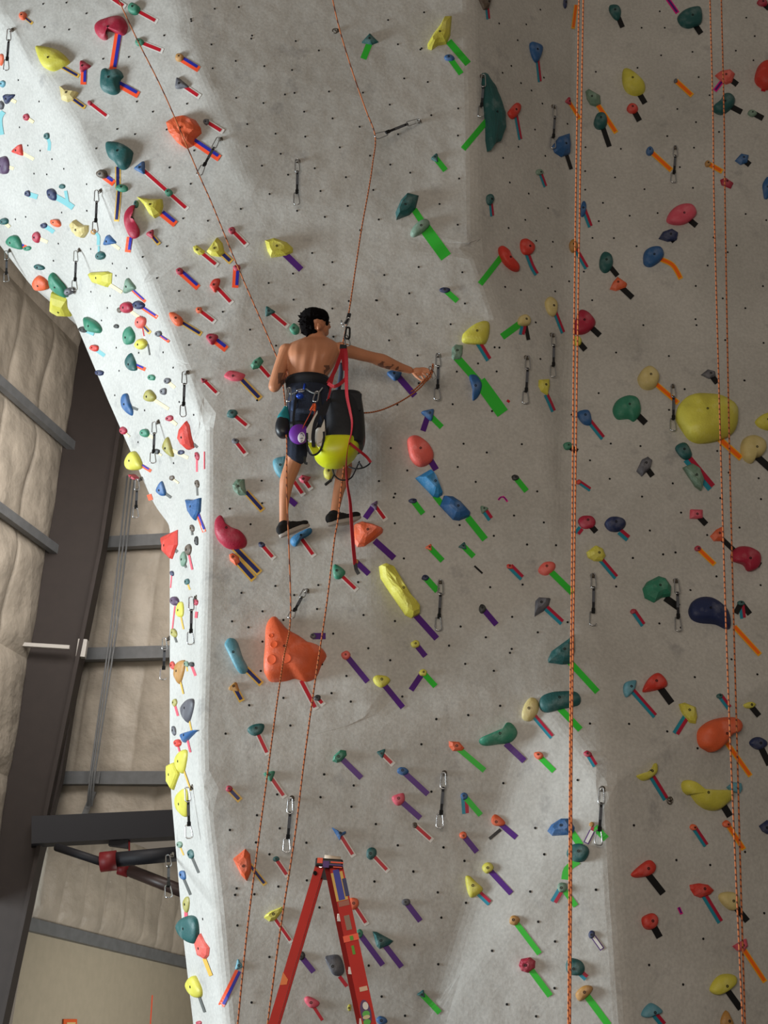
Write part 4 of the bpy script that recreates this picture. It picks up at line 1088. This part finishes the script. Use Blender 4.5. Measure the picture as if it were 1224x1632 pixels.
    def oval(nm, cx, cy, rx, ry, m, off):
        c = P(cx, cy, YN-off); k = 1/pxm(c); N = 20
        v = [c + sx*math.cos(i*6.283/N)*rx*k - dd*math.sin(i*6.283/N)*ry*k for i in range(N)]; v += [x+Vector((0, .002, 0)) for x in v]
        return mobj(nm, v, [tuple(range(N)), tuple(range(2*N-1, N-1, -1))] + [(i, N+i, N+(i+1) % N, (i+1) % N) for i in range(N)], m, front, False)
    oval('purple_oval_sticker', 583, 1614, 8.5, 20, mat('violet_print', (74, 26, 92), .5), .007)
    oval('white_print', 582.5, 1603, 4.5, 6, mat('white_print', (226, 222, 216), .5), .010); oval('green_print', 583.5, 1616, 6, 5, mat('green_print3', (80, 176, 60), .5), .010)
    oval('beige_print', 584, 1621, 6, 3, mat('beige_print', (214, 196, 150), .5), .013); oval('green_print', 585, 1629, 6, 4.5, mat('green_print4', (80, 176, 60), .5), .010)
    rear = [o for o in root.children if o.name.startswith('rear_rail')][0]
    v = [P(x, y, YN-.008) for x, y in ((451, 1549), (459, 1561), (457, 1569), (446, 1570))]; v += [q+Vector((0, .003, 0)) for q in v]
    mobj('orange_sticker', v, [(0,1,2,3),(7,6,5,4),(0,4,5,1),(1,5,6,2),(2,6,7,3),(3,7,4,0)], mat('orange_sticker', (240, 120, 40), .5), rear, False)
    # clips showing on the rail edges
    for y in (1463, 1547, 1629):
        a = P(fa_px(y)-12.5, y, YN+.012); q = MB(); q.box(tuple(a), (.018, .02, .034)); q.build('step_end', mat('bright_alloy_%d' % y, (214, 208, 206), .4), root)
ladder()
# ------------------------------------------------------------ the climber
SKIN = mat('skin', (196, 132, 98), .55, var=.07, vscale=5); TATT = mat('tattooed_skin', (116, 78, 62), .6, var=.2, vscale=40)
HAIRM = mat('black_hair', (18, 15, 16), .95, bump=.6, bscale=60, spec=.1); DENIM = mat('navy_shorts', (38, 45, 62), .9, bump=.3, bscale=120, var=.3, vscale=9)
HARN = mat('black_harness', (26, 27, 34), .75, bump=.2, bscale=150); SHOE = mat('black_suede', (22, 20, 22), .85); SOLE = mat('offwhite_rubber', (168, 160, 154), .7)
REDW = mat('red_webbing', (158, 16, 34), .7); TEALM = mat('teal_fleece', (22, 120, 128), .8); PURP = mat('purple_nylon', (104, 36, 150), .6)
YEL = mat('fluorescent_yellow_vinyl', (206, 214, 30), .4); BLKV = mat('black_vinyl', (24, 26, 32), .45, bump=.3, bscale=12); PALE = mat('pale_vinyl', (206, 200, 190), .4)
def M_(px, Y=9.25, at=(500, 650)): return px/pxm(P(at[0], at[1], Y))
def fleshed(name, mb, m, vox, parent=None, smooth=5, shape=None):
    """weld closed shapes into one continuous skin"""
    o = mb.build(name, m, None, True)
    a = o.modifiers.new('weld', 'REMESH'); a.mode = 'VOXEL'; a.voxel_size = vox; a.use_smooth_shade = True
    b = o.modifiers.new('ease', 'SMOOTH'); b.factor = .6; b.iterations = smooth
    dg = bpy.context.evaluated_depsgraph_get(); dg.update()
    me = D.meshes.new_from_object(o.evaluated_get(dg)); me.name = name
    o.modifiers.clear(); o.data = me
    if not len(me.materials): me.materials.append(m)
    if shape:
        for v in me.vertices: v.co = shape(v.co.copy())
    me.polygons.foreach_set('use_smooth', [True]*len(me.polygons)); me.update()
    if parent: o.parent = parent; o.matrix_parent_inverse = parent.matrix_world.inverted()
    return o
def limb(mb, pts, n=14, k=4):
    P3 = [P(x, y, Y) for x, y, Y, r in pts]; R = [r/pxm(p) for (x, y, Y, r), p in zip(pts, P3)]
    pp = spline(P3, k); rr = [v.x for v in spline([Vector((r, 0, 0)) for r in R], k)]
    mb.tube(pp, rr, n); mb.ball(P3[0], R[0]*.98, 12, 8); mb.ball(P3[-1], R[-1]*.98, 12, 8)
def rings(mb, L_, n=24, k=3, e=2.3):
    C = spline([P(x, y, Y) for x, y, Y, hw, hd in L_], k)
    S = spline([Vector((hw/pxm(P(x, y, Y)), hd, 0)) for x, y, Y, hw, hd in L_], k)
    v = []
    for c, s in zip(C, S):
        for i in range(n):
            a = 2*math.pi*i/n; cx, sy = math.cos(a), math.sin(a)
            v.append(c + rt*s.x*math.copysign(abs(cx)**(2/e), cx) + Vector((0, 1, 0))*s.y*math.copysign(abs(sy)**(2/e), sy))
    m = len(C); f = [(i*n+k_, i*n+(k_+1) % n, (i+1)*n+(k_+1) % n, (i+1)*n+k_) for i in range(m-1) for k_ in range(n)]
    f += [tuple(range(n-1, -1, -1)), tuple((m-1)*n+k_ for k_ in range(n))]
    mb.add(v, f)
def ribbon(name, pts, wpx, m, parent=None, th=.004, k=5, twist=None):
    pp = spline([P(*p) for p in pts], k); v = []; f = []
    for i, p in enumerate(pp):
        t = (pp[min(i+1, len(pp)-1)]-pp[max(i-1, 0)]).normalized(); vw = (p-CAM).normalized()
        s = t.cross(vw).normalized(); q = t.cross(s).normalized()
        if twist: a = twist*i/len(pp); s, q = s*math.cos(a)+q*math.sin(a), q*math.cos(a)-s*math.sin(a)
        h = wpx/2/pxm(p)
        v += [p+s*h+q*th/2, p-s*h+q*th/2, p-s*h-q*th/2, p+s*h-q*th/2]
    N = len(pp)
    for i in range(N-1):
        for j in range(4): f.append((i*4+j, i*4+(j+1) % 4, (i+1)*4+(j+1) % 4, (i+1)*4+j))
    f += [(3, 2, 1, 0), tuple((N-1)*4+j for j in range(4))]
    return mobj(name, v, f, m, parent, False)
def person():
    B = MB()
    # trunk, seen from behind
    rings(B, [(505,531,9.26,12,.055),(504,538,9.25,15,.062),(503,544,9.25,27,.07),(500,551,9.24,40,.09),(498,560,9.23,44,.11),(496,572,9.22,42,.122),(493,586,9.23,37,.118),(490,600,9.25,31,.105),
              (490,612,9.27,30,.10),(491,628,9.29,30,.105),(494,645,9.30,31,.108),(495,660,9.31,29,.10),(495,668,9.31,24,.08)])
    # deltoids
    B.ball(P(457, 560, 9.22), (.062, .06, .06)); B.ball(P(542, 557, 9.23), (.06, .058, .055))
    # near arm: elbow out, forearm bent forward to the wall
    limb(B, [(458,560,9.22,13),(450,578,9.20,11.5),(443,597,9.19,10.5),(437,615,9.20,9.5)]); limb(B, [(437,616,9.20,9.6),(446,606,9.32,9),(456,597,9.42,7.5),(466,590,9.51,5.6)])
    # outstretched arm
    limb(B, [(542,557,9.23,12.5),(560,561,9.25,10.6),(578,566,9.28,9.6),(594,570,9.32,9.3),(610,575,9.36,10.8),(625,581,9.40,9.2),(640,586,9.44,7),(653,590,9.475,5.8)])
    # legs
    limb(B, [(480,655,9.30,15),(475,690,9.33,14.5),(470,725,9.38,14.2),(466,742,9.40,13.2),(458,765,9.40,12),(455,782,9.41,10),(453,800,9.42,8.2),(452,822,9.44,6.8),(452,838,9.45,7)])
    limb(B, [(511,655,9.30,15),(525,690,9.34,14.5),(543,722,9.39,13),(549,742,9.42,12.4),(545,764,9.43,11.4),(540,782,9.44,9.2),(536,802,9.45,7.8),(533,820,9.46,7.0),(533,830,9.46,7)])
    # head and neck: turned toward the outstretched hand
    limb(B, [(504,540,9.25,12.5),(504,528,9.25,12)])
    B.ball(P(502, 513, 9.24), (.090, .098, .098)); B.ball(P(511, 521, 9.28), (.066, .07, .085)); B.ball(P(517, 530, 9.31), (.034, .036, .03))
    B.ball(P(519, 517, 9.31), (.034, .036, .032)); B.ball(P(524, 521, 9.335), (.017, .02, .014)); B.ball(P(522, 518, 9.33), (.012, .014, .02)); B.ball(P(521, 527, 9.33), (.016, .02, .010))
    # ear
    B.ball(P(507.5, 520, 9.138), (.014, .013, .031)); B.ball(P(509.5, 521, 9.15), (.014, .018, .02))
    # palms
    Mh = Matrix((rt, Vector((0, 1, 0)), up)).transposed()
    B.ball(P(665, 592.5, 9.50), (.046, .022, .032), 16, 10, Mh); B.ball(P(671, 592.5, 9.505), (.034, .02, .034), 16, 10, Mh)
    B.ball(P(474, 586, 9.55), (.035, .03, .036), 14, 9, Mh)
    px2 = lambda pts: B.tube(spline([P(x, y, Y) for x, y, Y in [q[:3] for q in pts]], 3), [v.x for v in spline([Vector((q[3]/pxm(P(*q[:3])), 0, 0)) for q in pts], 3)], 9)
    for fg in ([(673,587,9.495,2.2),(681,588.5,9.485,2.1),(687,593,9.475,1.9),(688,600,9.47,1.6)], [(675,591,9.495,2.2),(683,594,9.48,2.1),(686.5,600,9.47,1.9),(683,605,9.465,1.6)],
               [(675,595,9.495,2.1),(680,600,9.48,2.0),(680.5,606,9.47,1.8),(676.5,609,9.465,1.5)], [(672,599,9.495,2.0),(675.5,604,9.48,1.8),(674.5,609,9.47,1.6),(671,611,9.465,1.4)],
               [(660,596,9.485,2.8),(666,602,9.465,2.4),(672,606,9.455,2.1),(678,605.5,9.45,1.8)]):
        px2(fg); B.ball(P(*fg[-1][:3]), fg[-1][3]/pxm(P(*fg[-1][:3])), 9, 6)
    for i in range(4):
        x = 476+i*2; y = 580+i*4.2
        px2([(x,y,9.565,2.1),(x+6,y-2,9.59,2.0),(x+9,y+1,9.60,1.8),(x+8,y+4,9.585,1.6)])
    px2([(470,592,9.55,2.6),(474,599,9.57,2.3),(481,600,9.585,2.0)])
    def muscle(co):
        x, y = proj(co)
        if 542 < y < 612 and co.y < 9.27 and 455 < x < 545:
            cx = 497-(y-560)*.16; k = min(1, (y-542)/8)*min(1, (612-y)/8); dx = x-cx
            dd = -.008*math.exp(-(dx/4.2)**2) + .007*math.exp(-((abs(dx)-9)/5)**2)*min(1, (y-550)/30 if y > 550 else 0)
            for sx, sy in ((cx-24, 566), (cx+26, 564)): dd += .012*math.exp(-((x-sx)/10)**2-((y-sy)/11)**2)
            dd -= .003*math.exp(-((abs(dx)-16)/5)**2)*(1 if y < 590 else .3)
            co.y -= dd*k
        return co
    body = fleshed('person', B, SKIN, .0048, None, 5, muscle)
    body.data.materials.append(TATT)
    for p in body.data.polygons:
        x, y = proj(p.center); nz = noise.noise(p.center*30)
        on = (602 < x < 645 and (y-(577+(x-602)*.32)) > -4 and (y-(577+(x-602)*.32)) < 8 and p.center.y < 9.44) or (443 < x < 456 and 594 < y < 612 and p.center.y < 9.36) or (516 < x < 528 and 582 < y < 602 and p.center.y < 9.2)
        if on and nz > -.02: p.material_index = 1
    tag(body, 'shirtless person in navy shorts and harness, hanging on rope and reaching to a quickdraw', 'person')
    # face details
    for x, y, Y in ((523.5, 516.5, 9.335),):
        q = MB(); q.ball(P(x, y, Y), .008, 10, 7); q.build('eye', mat('eye_white', (220, 214, 206), .3), body, True)
    q = MB(); q.tube([P(518.5, 513.5, 9.30), P(523, 512.5, 9.325), P(526, 513.5, 9.35)], .004, 6); q.build('eyebrow', HAIRM, body, True)
    q = MB(); q.tube([P(519, 529, 9.32), P(522, 528.5, 9.345)], .004, 6); q.build('mouth', mat('lips', (150, 84, 72), .5), body, True)
    # hair
    H = MB(); H.ball(P(500, 508, 9.23), (.106, .108, .080)); H.ball(P(491, 518, 9.215), (.064, .085, .078)); H.ball(P(511, 507, 9.26), (.066, .10, .060)); H.ball(P(519.5, 514, 9.25), (.022, .05, .042)); H.ball(P(491, 528, 9.205), (.056, .05, .032)); H.ball(P(500, 529, 9.20), (.03, .03, .02))
    rnd = random.Random(3)
    for i in range(110):
        a = rnd.uniform(0, 6.283); r = rnd.uniform(.5, 1); x = 500+math.cos(a)*23.5*r; y = 511+math.sin(a)*16*r
        if y > 511 and x > 499: continue
        Y = 9.225-.105*math.sqrt(max(0, 1-r*r))
        p = P(x, y, Y); d = (p-P(500, 512, 9.24)).normalized(); t = Vector((rnd.uniform(-1, 1), rnd.uniform(-.4, .4), rnd.uniform(-1, .5)))*.02
        H.tube([p-d*.01, p+d*.008+t*.5, p+d*.014+t], [.007, .005, .0015], 6)
    for x, y, dx, dy in ((479, 505, -5, -3), (481, 502, -3, -5), (478, 512, -4, 1), (490, 494, -5, -3), (508, 493, 3, -2), (483, 528, -4, 4), (490, 534, -2, 5), (500, 535, 1, 4)):
        p = P(x, y, 9.2); q = P(x+dx, y+dy, 9.19); H.tube([p, (p+q)/2, q], [.012, .008, .002], 6)
    hair = fleshed('hair', H, HAIRM, .0045, body, 1)
    # shorts
    S = MB()
    rings(S, [(490,613,9.27,32,.108),(491,628,9.29,35,.125),(494,645,9.30,38,.135),(495,658,9.31,38,.135),(495,668,9.31,33,.12)])
    limb(S, [(480,655,9.30,19),(476,690,9.33,18),(473,726,9.375,16.5)]); limb(S, [(511,655,9.30,19),(526,690,9.34,17.5),(544,724,9.39,15.5)])
    sh = fleshed('shorts', S, DENIM, .0055, body, 4)
    for x0 in (468,):
        ribbon('leg_seam', [(463,640,9.16),(461,665,9.17),(460,700,9.2),(459,726,9.25)], 3.5, mat('faded_denim', (76, 92, 124), .9), sh, .004)
    q = MB(); q.ball(P(468, 646, 9.185), (.030, .016, .045)); q.build('back_pocket', mat('faded_denim_pocket', (72, 90, 126), .9), sh, True)
    # harness
    G = MB(); L_ = []
    n = 40
    def belt(mb, cx, cy, cY, hw, hd, hh, th):
        v = []; c = P(cx, cy, cY); w_ = hw/pxm(c)
        for i in range(n):
            a = 2*math.pi*i/n; o = rt*math.cos(a)*w_ + Vector((0, 1, 0))*math.sin(a)*hd; nn = (rt*math.cos(a)/w_ + Vector((0, 1, 0))*math.sin(a)/hd).normalized()
            for s, t in ((-1, 0), (-1, th), (0, th*1.25), (1, th), (1, 0)): v.append(c + o + nn*t + up*s*hh)
        f = [(i*5+j, i*5+(j+1) % 5, ((i+1) % n)*5+(j+1) % 5, ((i+1) % n)*5+j) for i in range(n) for j in range(5)]
        mb.add(v, f)
    belt(G, 491, 613, 9.27, 32, .112, .036, .014); har = G.build('harness', HARN, body, True)
    q = MB(); belt(q, 491, 608.5, 9.27, 32.5, .116, .008, .016); q.build('belt_trim', mat('grey_trim', (62, 66, 74), .7), har, True)
    q = MB(); belt(q, 478, 684, 9.33, 18.5, .088, .022, .008); q.build('leg_loop', HARN, har, True); q = MB(); belt(q, 522, 684, 9.34, 18.5, .088, .022, .008); q.build('leg_loop', HARN, har, True)
    for pts in ([(461,618,9.18),(463,628,9.14),(475,624,9.13),(488,620,9.15)], [(488,620,9.15),(498,626,9.13),(507,626,9.13),(514,618,9.16)]):
        q = MB(); q.tube(spline([P(*p) for p in pts], 5), .005, 8); q.build('gear_loop', mat('pale_gear_loop', (150, 156, 160), .4), har, True)
    for pts in ([(474,620,9.15),(468,665,9.16),(470,684,9.2)], [(508,622,9.15),(514,665,9.16),(520,684,9.2)]): ribbon('riser_strap', pts, 4, HARN, har)
    # shoes
    def shoe(hx, hy, tx, ty, Yh, Yt, lift):
        a, b = P(hx, hy, Yh), P(tx, ty, Yt); d = b-a; L1 = d.length; e = d.normalized(); u = (Vector((0, 0, 1))-e*e.z).normalized(); s = e.cross(u)
        K = MB(); M3 = Matrix((e, s, u)).transposed()
        K.ball(a+e*.045+u*.048, (.048, .036, .045), 14, 9, M3); K.ball(a+e*.07+u*.075, (.045, .037, .035), 14, 9, M3); K.ball(a+e*.12+u*.045, (.06, .040, .038), 14, 9, M3)
        K.ball(a+e*(L1*.62)+u*.036, (.06, .045, .030), 14, 9, M3); K.ball(a+e*(L1-.05)+u*(.030+lift*.5), (.05, .043, .026), 14, 9, M3)
        sh_ = fleshed('shoe', K, SHOE, .005, body, 4)
        O = MB(); N = 26; v = []
        for z0, gr in ((-.004, .96), (.0, 1), (.018, 1), (.024, .93)):
            for i in range(N):
                t = 2*math.pi*i/N; x = .5+.5*math.cos(t); wd = (.036 + .012*math.sin(min(1, x*1.1)*math.pi*.75))*gr
                v.append(a + e*(x*L1*gr + L1*(1-gr)/2) + s*math.sin(t)*wd + u*(z0 + lift*max(0, x-.6)**2*4))
        O.add(v, [(k*N+i, k*N+(i+1) % N, (k+1)*N+(i+1) % N, (k+1)*N+i) for k in range(3) for i in range(N)] + [tuple(range(N-1, -1, -1)), tuple(3*N+i for i in range(N))])
        O.build('sole', SOLE, sh_, True)
        q = MB()
        for k in range(4):
            c = a+e*(.12+k*.02)+u*(.082-k*.009); q.tube([c-s*.02, c+u*.006, c+s*.02], .003, 6)
        q.build('laces', mat('dark_lace', (40, 38, 40), .8), sh_, True)
        return sh_
    shoe(446, 857, 494, 838, 9.42, 9.50, .0); shoe(522, 838, 577, 830, 9.43, 9.53, .035)
    return body
person()
def kit():
    # chalk bag
    r = empty('chalk_bag', P(451, 697, 9.12)); tag(r, "small black chalk bag with teal fleece top hanging at the climber's hip", 'chalk bag')
    q = MB(); rings(q, [(451,668,9.13,9,.045),(450,676,9.13,11,.05),(450,686,9.13,11.5,.052),(451,693,9.13,9.5,.045),(451,697,9.13,5,.025)]); q.build('pouch', BLKV, r, True)
    q = MB(); rings(q, [(456,648,9.14,3,.015),(454,656,9.14,6,.03),(452,664,9.13,9.5,.044),(452,670,9.13,10,.046)]); q.build('fleece_top', TEALM, r, True)
    q = MB(); q.tube(spline([P(461, 619, 9.13), P(459, 632, 9.12), P(456, 650, 9.13)], 4), .006, 8); q.build('strap', CHROME, r, True)
    # round purple pouch
    r = empty('round_pouch', P(478, 710, 9.05)); tag(r, 'round purple pouch with a white oval patch hanging behind the shorts', 'pouch')
    q = MB(); q.ball(P(477, 692, 9.06), (.074, .038, .078), 22, 14); q.build('pouch', PURP, r, True)
    q = MB(); q.ball(P(480.5, 697, 9.026), (.026, .008, .042), 20, 12); w_ = q.build('patch', mat('white_patch', (206, 200, 206), .6), r, True)
    q = MB()
    for a, b in (((478,692),(481,690)), ((481,690),(484,695)), ((478,699),(483,698)), ((479,704),(482,702))): q.tube([P(*a, 9.014), P(*b, 9.014)], .0035, 6)
    q.build('patch_print', mat('patch_print', (110, 96, 120), .7), w_, True)
    for pts in ([(500,645,9.05),(494,660,9.03),(486,675,9.03),(480,688,9.03)], [(504,646,9.05),(500,664,9.03),(492,680,9.03),(488,700,9.03)]):
        q = MB(); q.tube(spline([P(*p) for p in pts], 4), .0035, 6); q.build('cord', mat('rust_cord', (176, 66, 40), .7), r, True)
    q = MB()
    for i in range(7): q.tube([P(494+i*1.4, 654-(i % 3)*2, 9.03), P(499+i*.7, 643+(i % 2)*4, 9.02), P(503-i*.5, 655, 9.03)], .003, 6)
    tag(q.build('cord_bundle', mat('orange_cord', (232, 96, 40), .7), None, True), 'knotted bundle of thin orange cord clipped to the harness', 'cord')
    # blue device and small carabiners on the belt
    q = MB(); q.ball(P(478, 631, 9.10), (.028, .02, .022)); q.tube([P(484, 622, 9.12), P(486, 612, 9.13)], .008, 8)
    tag(q.build('belay_device', mat('blue_anodised', (30, 70, 176), .35, .4), None, True), "small blue belay device clipped to the back of the climber's harness", 'device')
    for (x0, y0, x1, y1, nm) in ((462,618,460,640,'silver carabiner at the harness above the chalk bag'), (474,624,484,622,'silver carabiner lying across the back of the harness'), (507,624,502,640,'silver carabiner holding the orange cord bundle'),
                                 (531,626,524,640,'silver carabiner between the harness and the haul bag')):
        q = MB(); biner(q, P(x0, y0, 9.09), P(x1, y1, 9.07), rt, .035, .005); tag(q.build('carabiner', CHROME, None, True), nm, 'carabiner', "loose carabiners on the climber's harness")
    # haul bag
    r = empty('haul_bag', P(535, 742, 9.0)); tag(r, "black and fluorescent yellow haul bag hanging at the climber's hip", 'haul bag')
    q = MB(); rings(q, [(549,632,9.0,27,.11),(549,640,9.0,28,.12),(550,660,9.0,30,.13),(551,685,9.0,31,.135),(549,703,9.0,33,.135),(546,714,9.0,32,.13)], 28, 3, 3.2); b = q.build('bag_body', BLKV, r, True)
    q = MB(); q.box(tuple(P(566, 645, 8.93)), (.085, .10, .13)); q.build('stiff_flap', BLKV, b)
    q = MB(); rings(q, [(541,706,8.99,33,.137),(536,718,8.99,35,.14),(533,729,8.99,31,.13),(532,738,8.99,21,.10),(531,743,8.99,10,.05)], 28, 3, 2.8); q.build('bag_base', YEL, r, True)
    q = MB(); rings(q, [(512,686,8.95,8,.05),(508,698,8.94,13,.06),(510,710,8.94,16,.07),(517,718,8.94,13,.07)], 20, 3, 2.6); q.build('pale_side', PALE, r, True)
    def slab(nm, poly, m, Y, th=.012, par=r):
        v = [P(x, y, Y) for x, y in poly]; k = len(v); v += [p+Vector((0, th, 0)) for p in v]
        return mobj(nm, v, [tuple(range(k)), tuple(range(2*k-1, k-1, -1))]+[(i, k+i, k+(i+1) % k, (i+1) % k) for i in range(k)], m, par, False)
    slab('reflective_panel', [(506,654),(500,664),(488,684),(489,694),(493,706),(500,692),(506,674)], PALE, 8.86)
    slab('reflective_panel', [(517,668),(509,688),(507,706),(512,704),(517,692),(518,680)], PALE, 8.86)
    slab('yellow_corner', [(489,704),(493,712),(499,724),(511,719),(502,706)], YEL, 8.87)
    for pts, w_ in (([(521,640,8.86),(512,655,8.85),(503,672,8.845),(499,695,8.84),(500,712,8.84)], 6), ([(489,690,8.85),(490,712,8.85),(494,723,8.85),(502,725,8.85),(511,717,8.85),(516,700,8.85),(516,688,8.85)], 3.2),
                    ([(530,624,9.0),(524,640,8.88),(521,648,8.86),(516,662,8.85)], 6)):
        ribbon('bag_strap', pts, w_, HARN, r, .006)
    for pts in ([(530,748,9.0),(533,757,8.98),(541,764,8.97),(550,765,8.97),(560,761,8.97),(567,748,8.97),(573,735,8.97)], [(571,737,8.96),(577,744,8.96),(573,738,8.95)], [(556,744,8.95),(567,747,8.94),(580,745,8.94),(589,739,8.94),(590,734,8.94)],
                [(532,757,8.98),(528,765,8.97),(522,770,8.97),(518,773,8.97)]):
        q = MB(); q.tube(spline([P(*p) for p in pts], 5), .0055, 7); q.build('bag_loop', WEB, r, True)
    ribbon('bag_strap', [(486,728,9.0),(486,737,9.0),(490,739,9.0)], 4, WEB, r)
    # red webbing
    r = empty('red_sling', P(548, 553, 8.97)); tag(r, 'red webbing sling holding the haul bag, its tail dangling below the shoe', 'sling')
    ribbon('webbing', [(547,554,8.97),(541,572,8.93),(533,592,8.90),(523,611,8.90)], 6, REDW, r); ribbon('webbing', [(523,611,8.90),(532,616,8.88),(543,611,8.88),(552,602,8.88)], 5.5, REDW, r)
    ribbon('webbing', [(550,553,8.97),(552,575,8.90),(552,600,8.87),(553,630,8.84),(558,655,8.82),(561,672,8.82),(560,690,8.82),(556,706,8.82),(553,725,8.82),(552,748,8.84),(554,775,8.88),(558,800,8.92),(560,830,8.95),(563,870,8.95),(566,900,8.95)], 6, REDW, r, .004, 6, 3.0)
    ribbon('webbing', [(546,556,8.96),(549,575,8.93),(551,590,8.9)], 9, REDW, r); ribbon('webbing', [(557,706,8.83),(572,718,8.86),(584,728,8.9),(591,737,8.92)], 4.5, REDW, r)
    ribbon('tail_end', [(566,898,8.95),(568,908,8.95),(572,915,8.95)], 6, BLKV, r); ribbon('webbing', [(534,590,8.9),(530,605,8.89),(524,632,8.9),(515,660,8.88)], 3, REDW, r)
    q = MB(); q.box(tuple(P(547, 553, 8.965)), (.05, .02, .03)); q.build('sling_keeper', WEB, r)
    q = MB(); q.tube(spline([P(544, 580, 8.98), P(543, 600, 8.97), P(539, 622, 8.97), P(536, 640, 8.98)], 4), .017, 10); tag(q.build('padded_strap', mat('slate_padding', (58, 66, 84), .8), None, True), 'slate padded strap between the red webbing arms', 'strap')
    # ascender and carabiners on the climbing rope
    r = empty('ascender', P(554, 510, 8.98)); tag(r, "black ascender with silver carabiner on the rope above the climber's shoulder", 'ascender')
    q = MB(); q.beam(P(557, 500, 8.97), P(552, 516, 8.97), .026, .02, (1, 0, 0)); q.build('cam_body', WEB, r); q = MB(); biner(q, P(557, 507, 8.96), P(548, 521, 8.96), rt, .03, .0045); q.build('carabiner', CHROME, r, True)
    q = MB(); q.tube(spline([P(544, 511, 8.96), P(545, 515, 8.95), P(549, 515, 8.95)], 4), .007, 8); q.build('handle_tip', CHROME, r, True)
    q = MB(); biner(q, P(556, 522, 8.96), P(553, 540, 8.96), rt, .035, .007); tag(q.build('locking_carabiner', BLACK, None, True), "black locking carabiner beside the rope at the climber's shoulder", 'carabiner')
    q = MB(); biner(q, P(552, 534, 8.97), P(555, 551, 8.97), rt, .035, .005); tag(q.build('carabiner', CHROME, None, True), 'silver carabiner joining the red webbing to the rope', 'carabiner')
    # rope loops by the reaching hand
    q = MB(); biner(q, P(686, 584, 9.47), P(693, 604, 9.46), rt, .03, .004); tag(q.build('carabiner', CHROME, None, True), "carabiner pinched in the climber's outstretched fingers", 'carabiner')
kit()
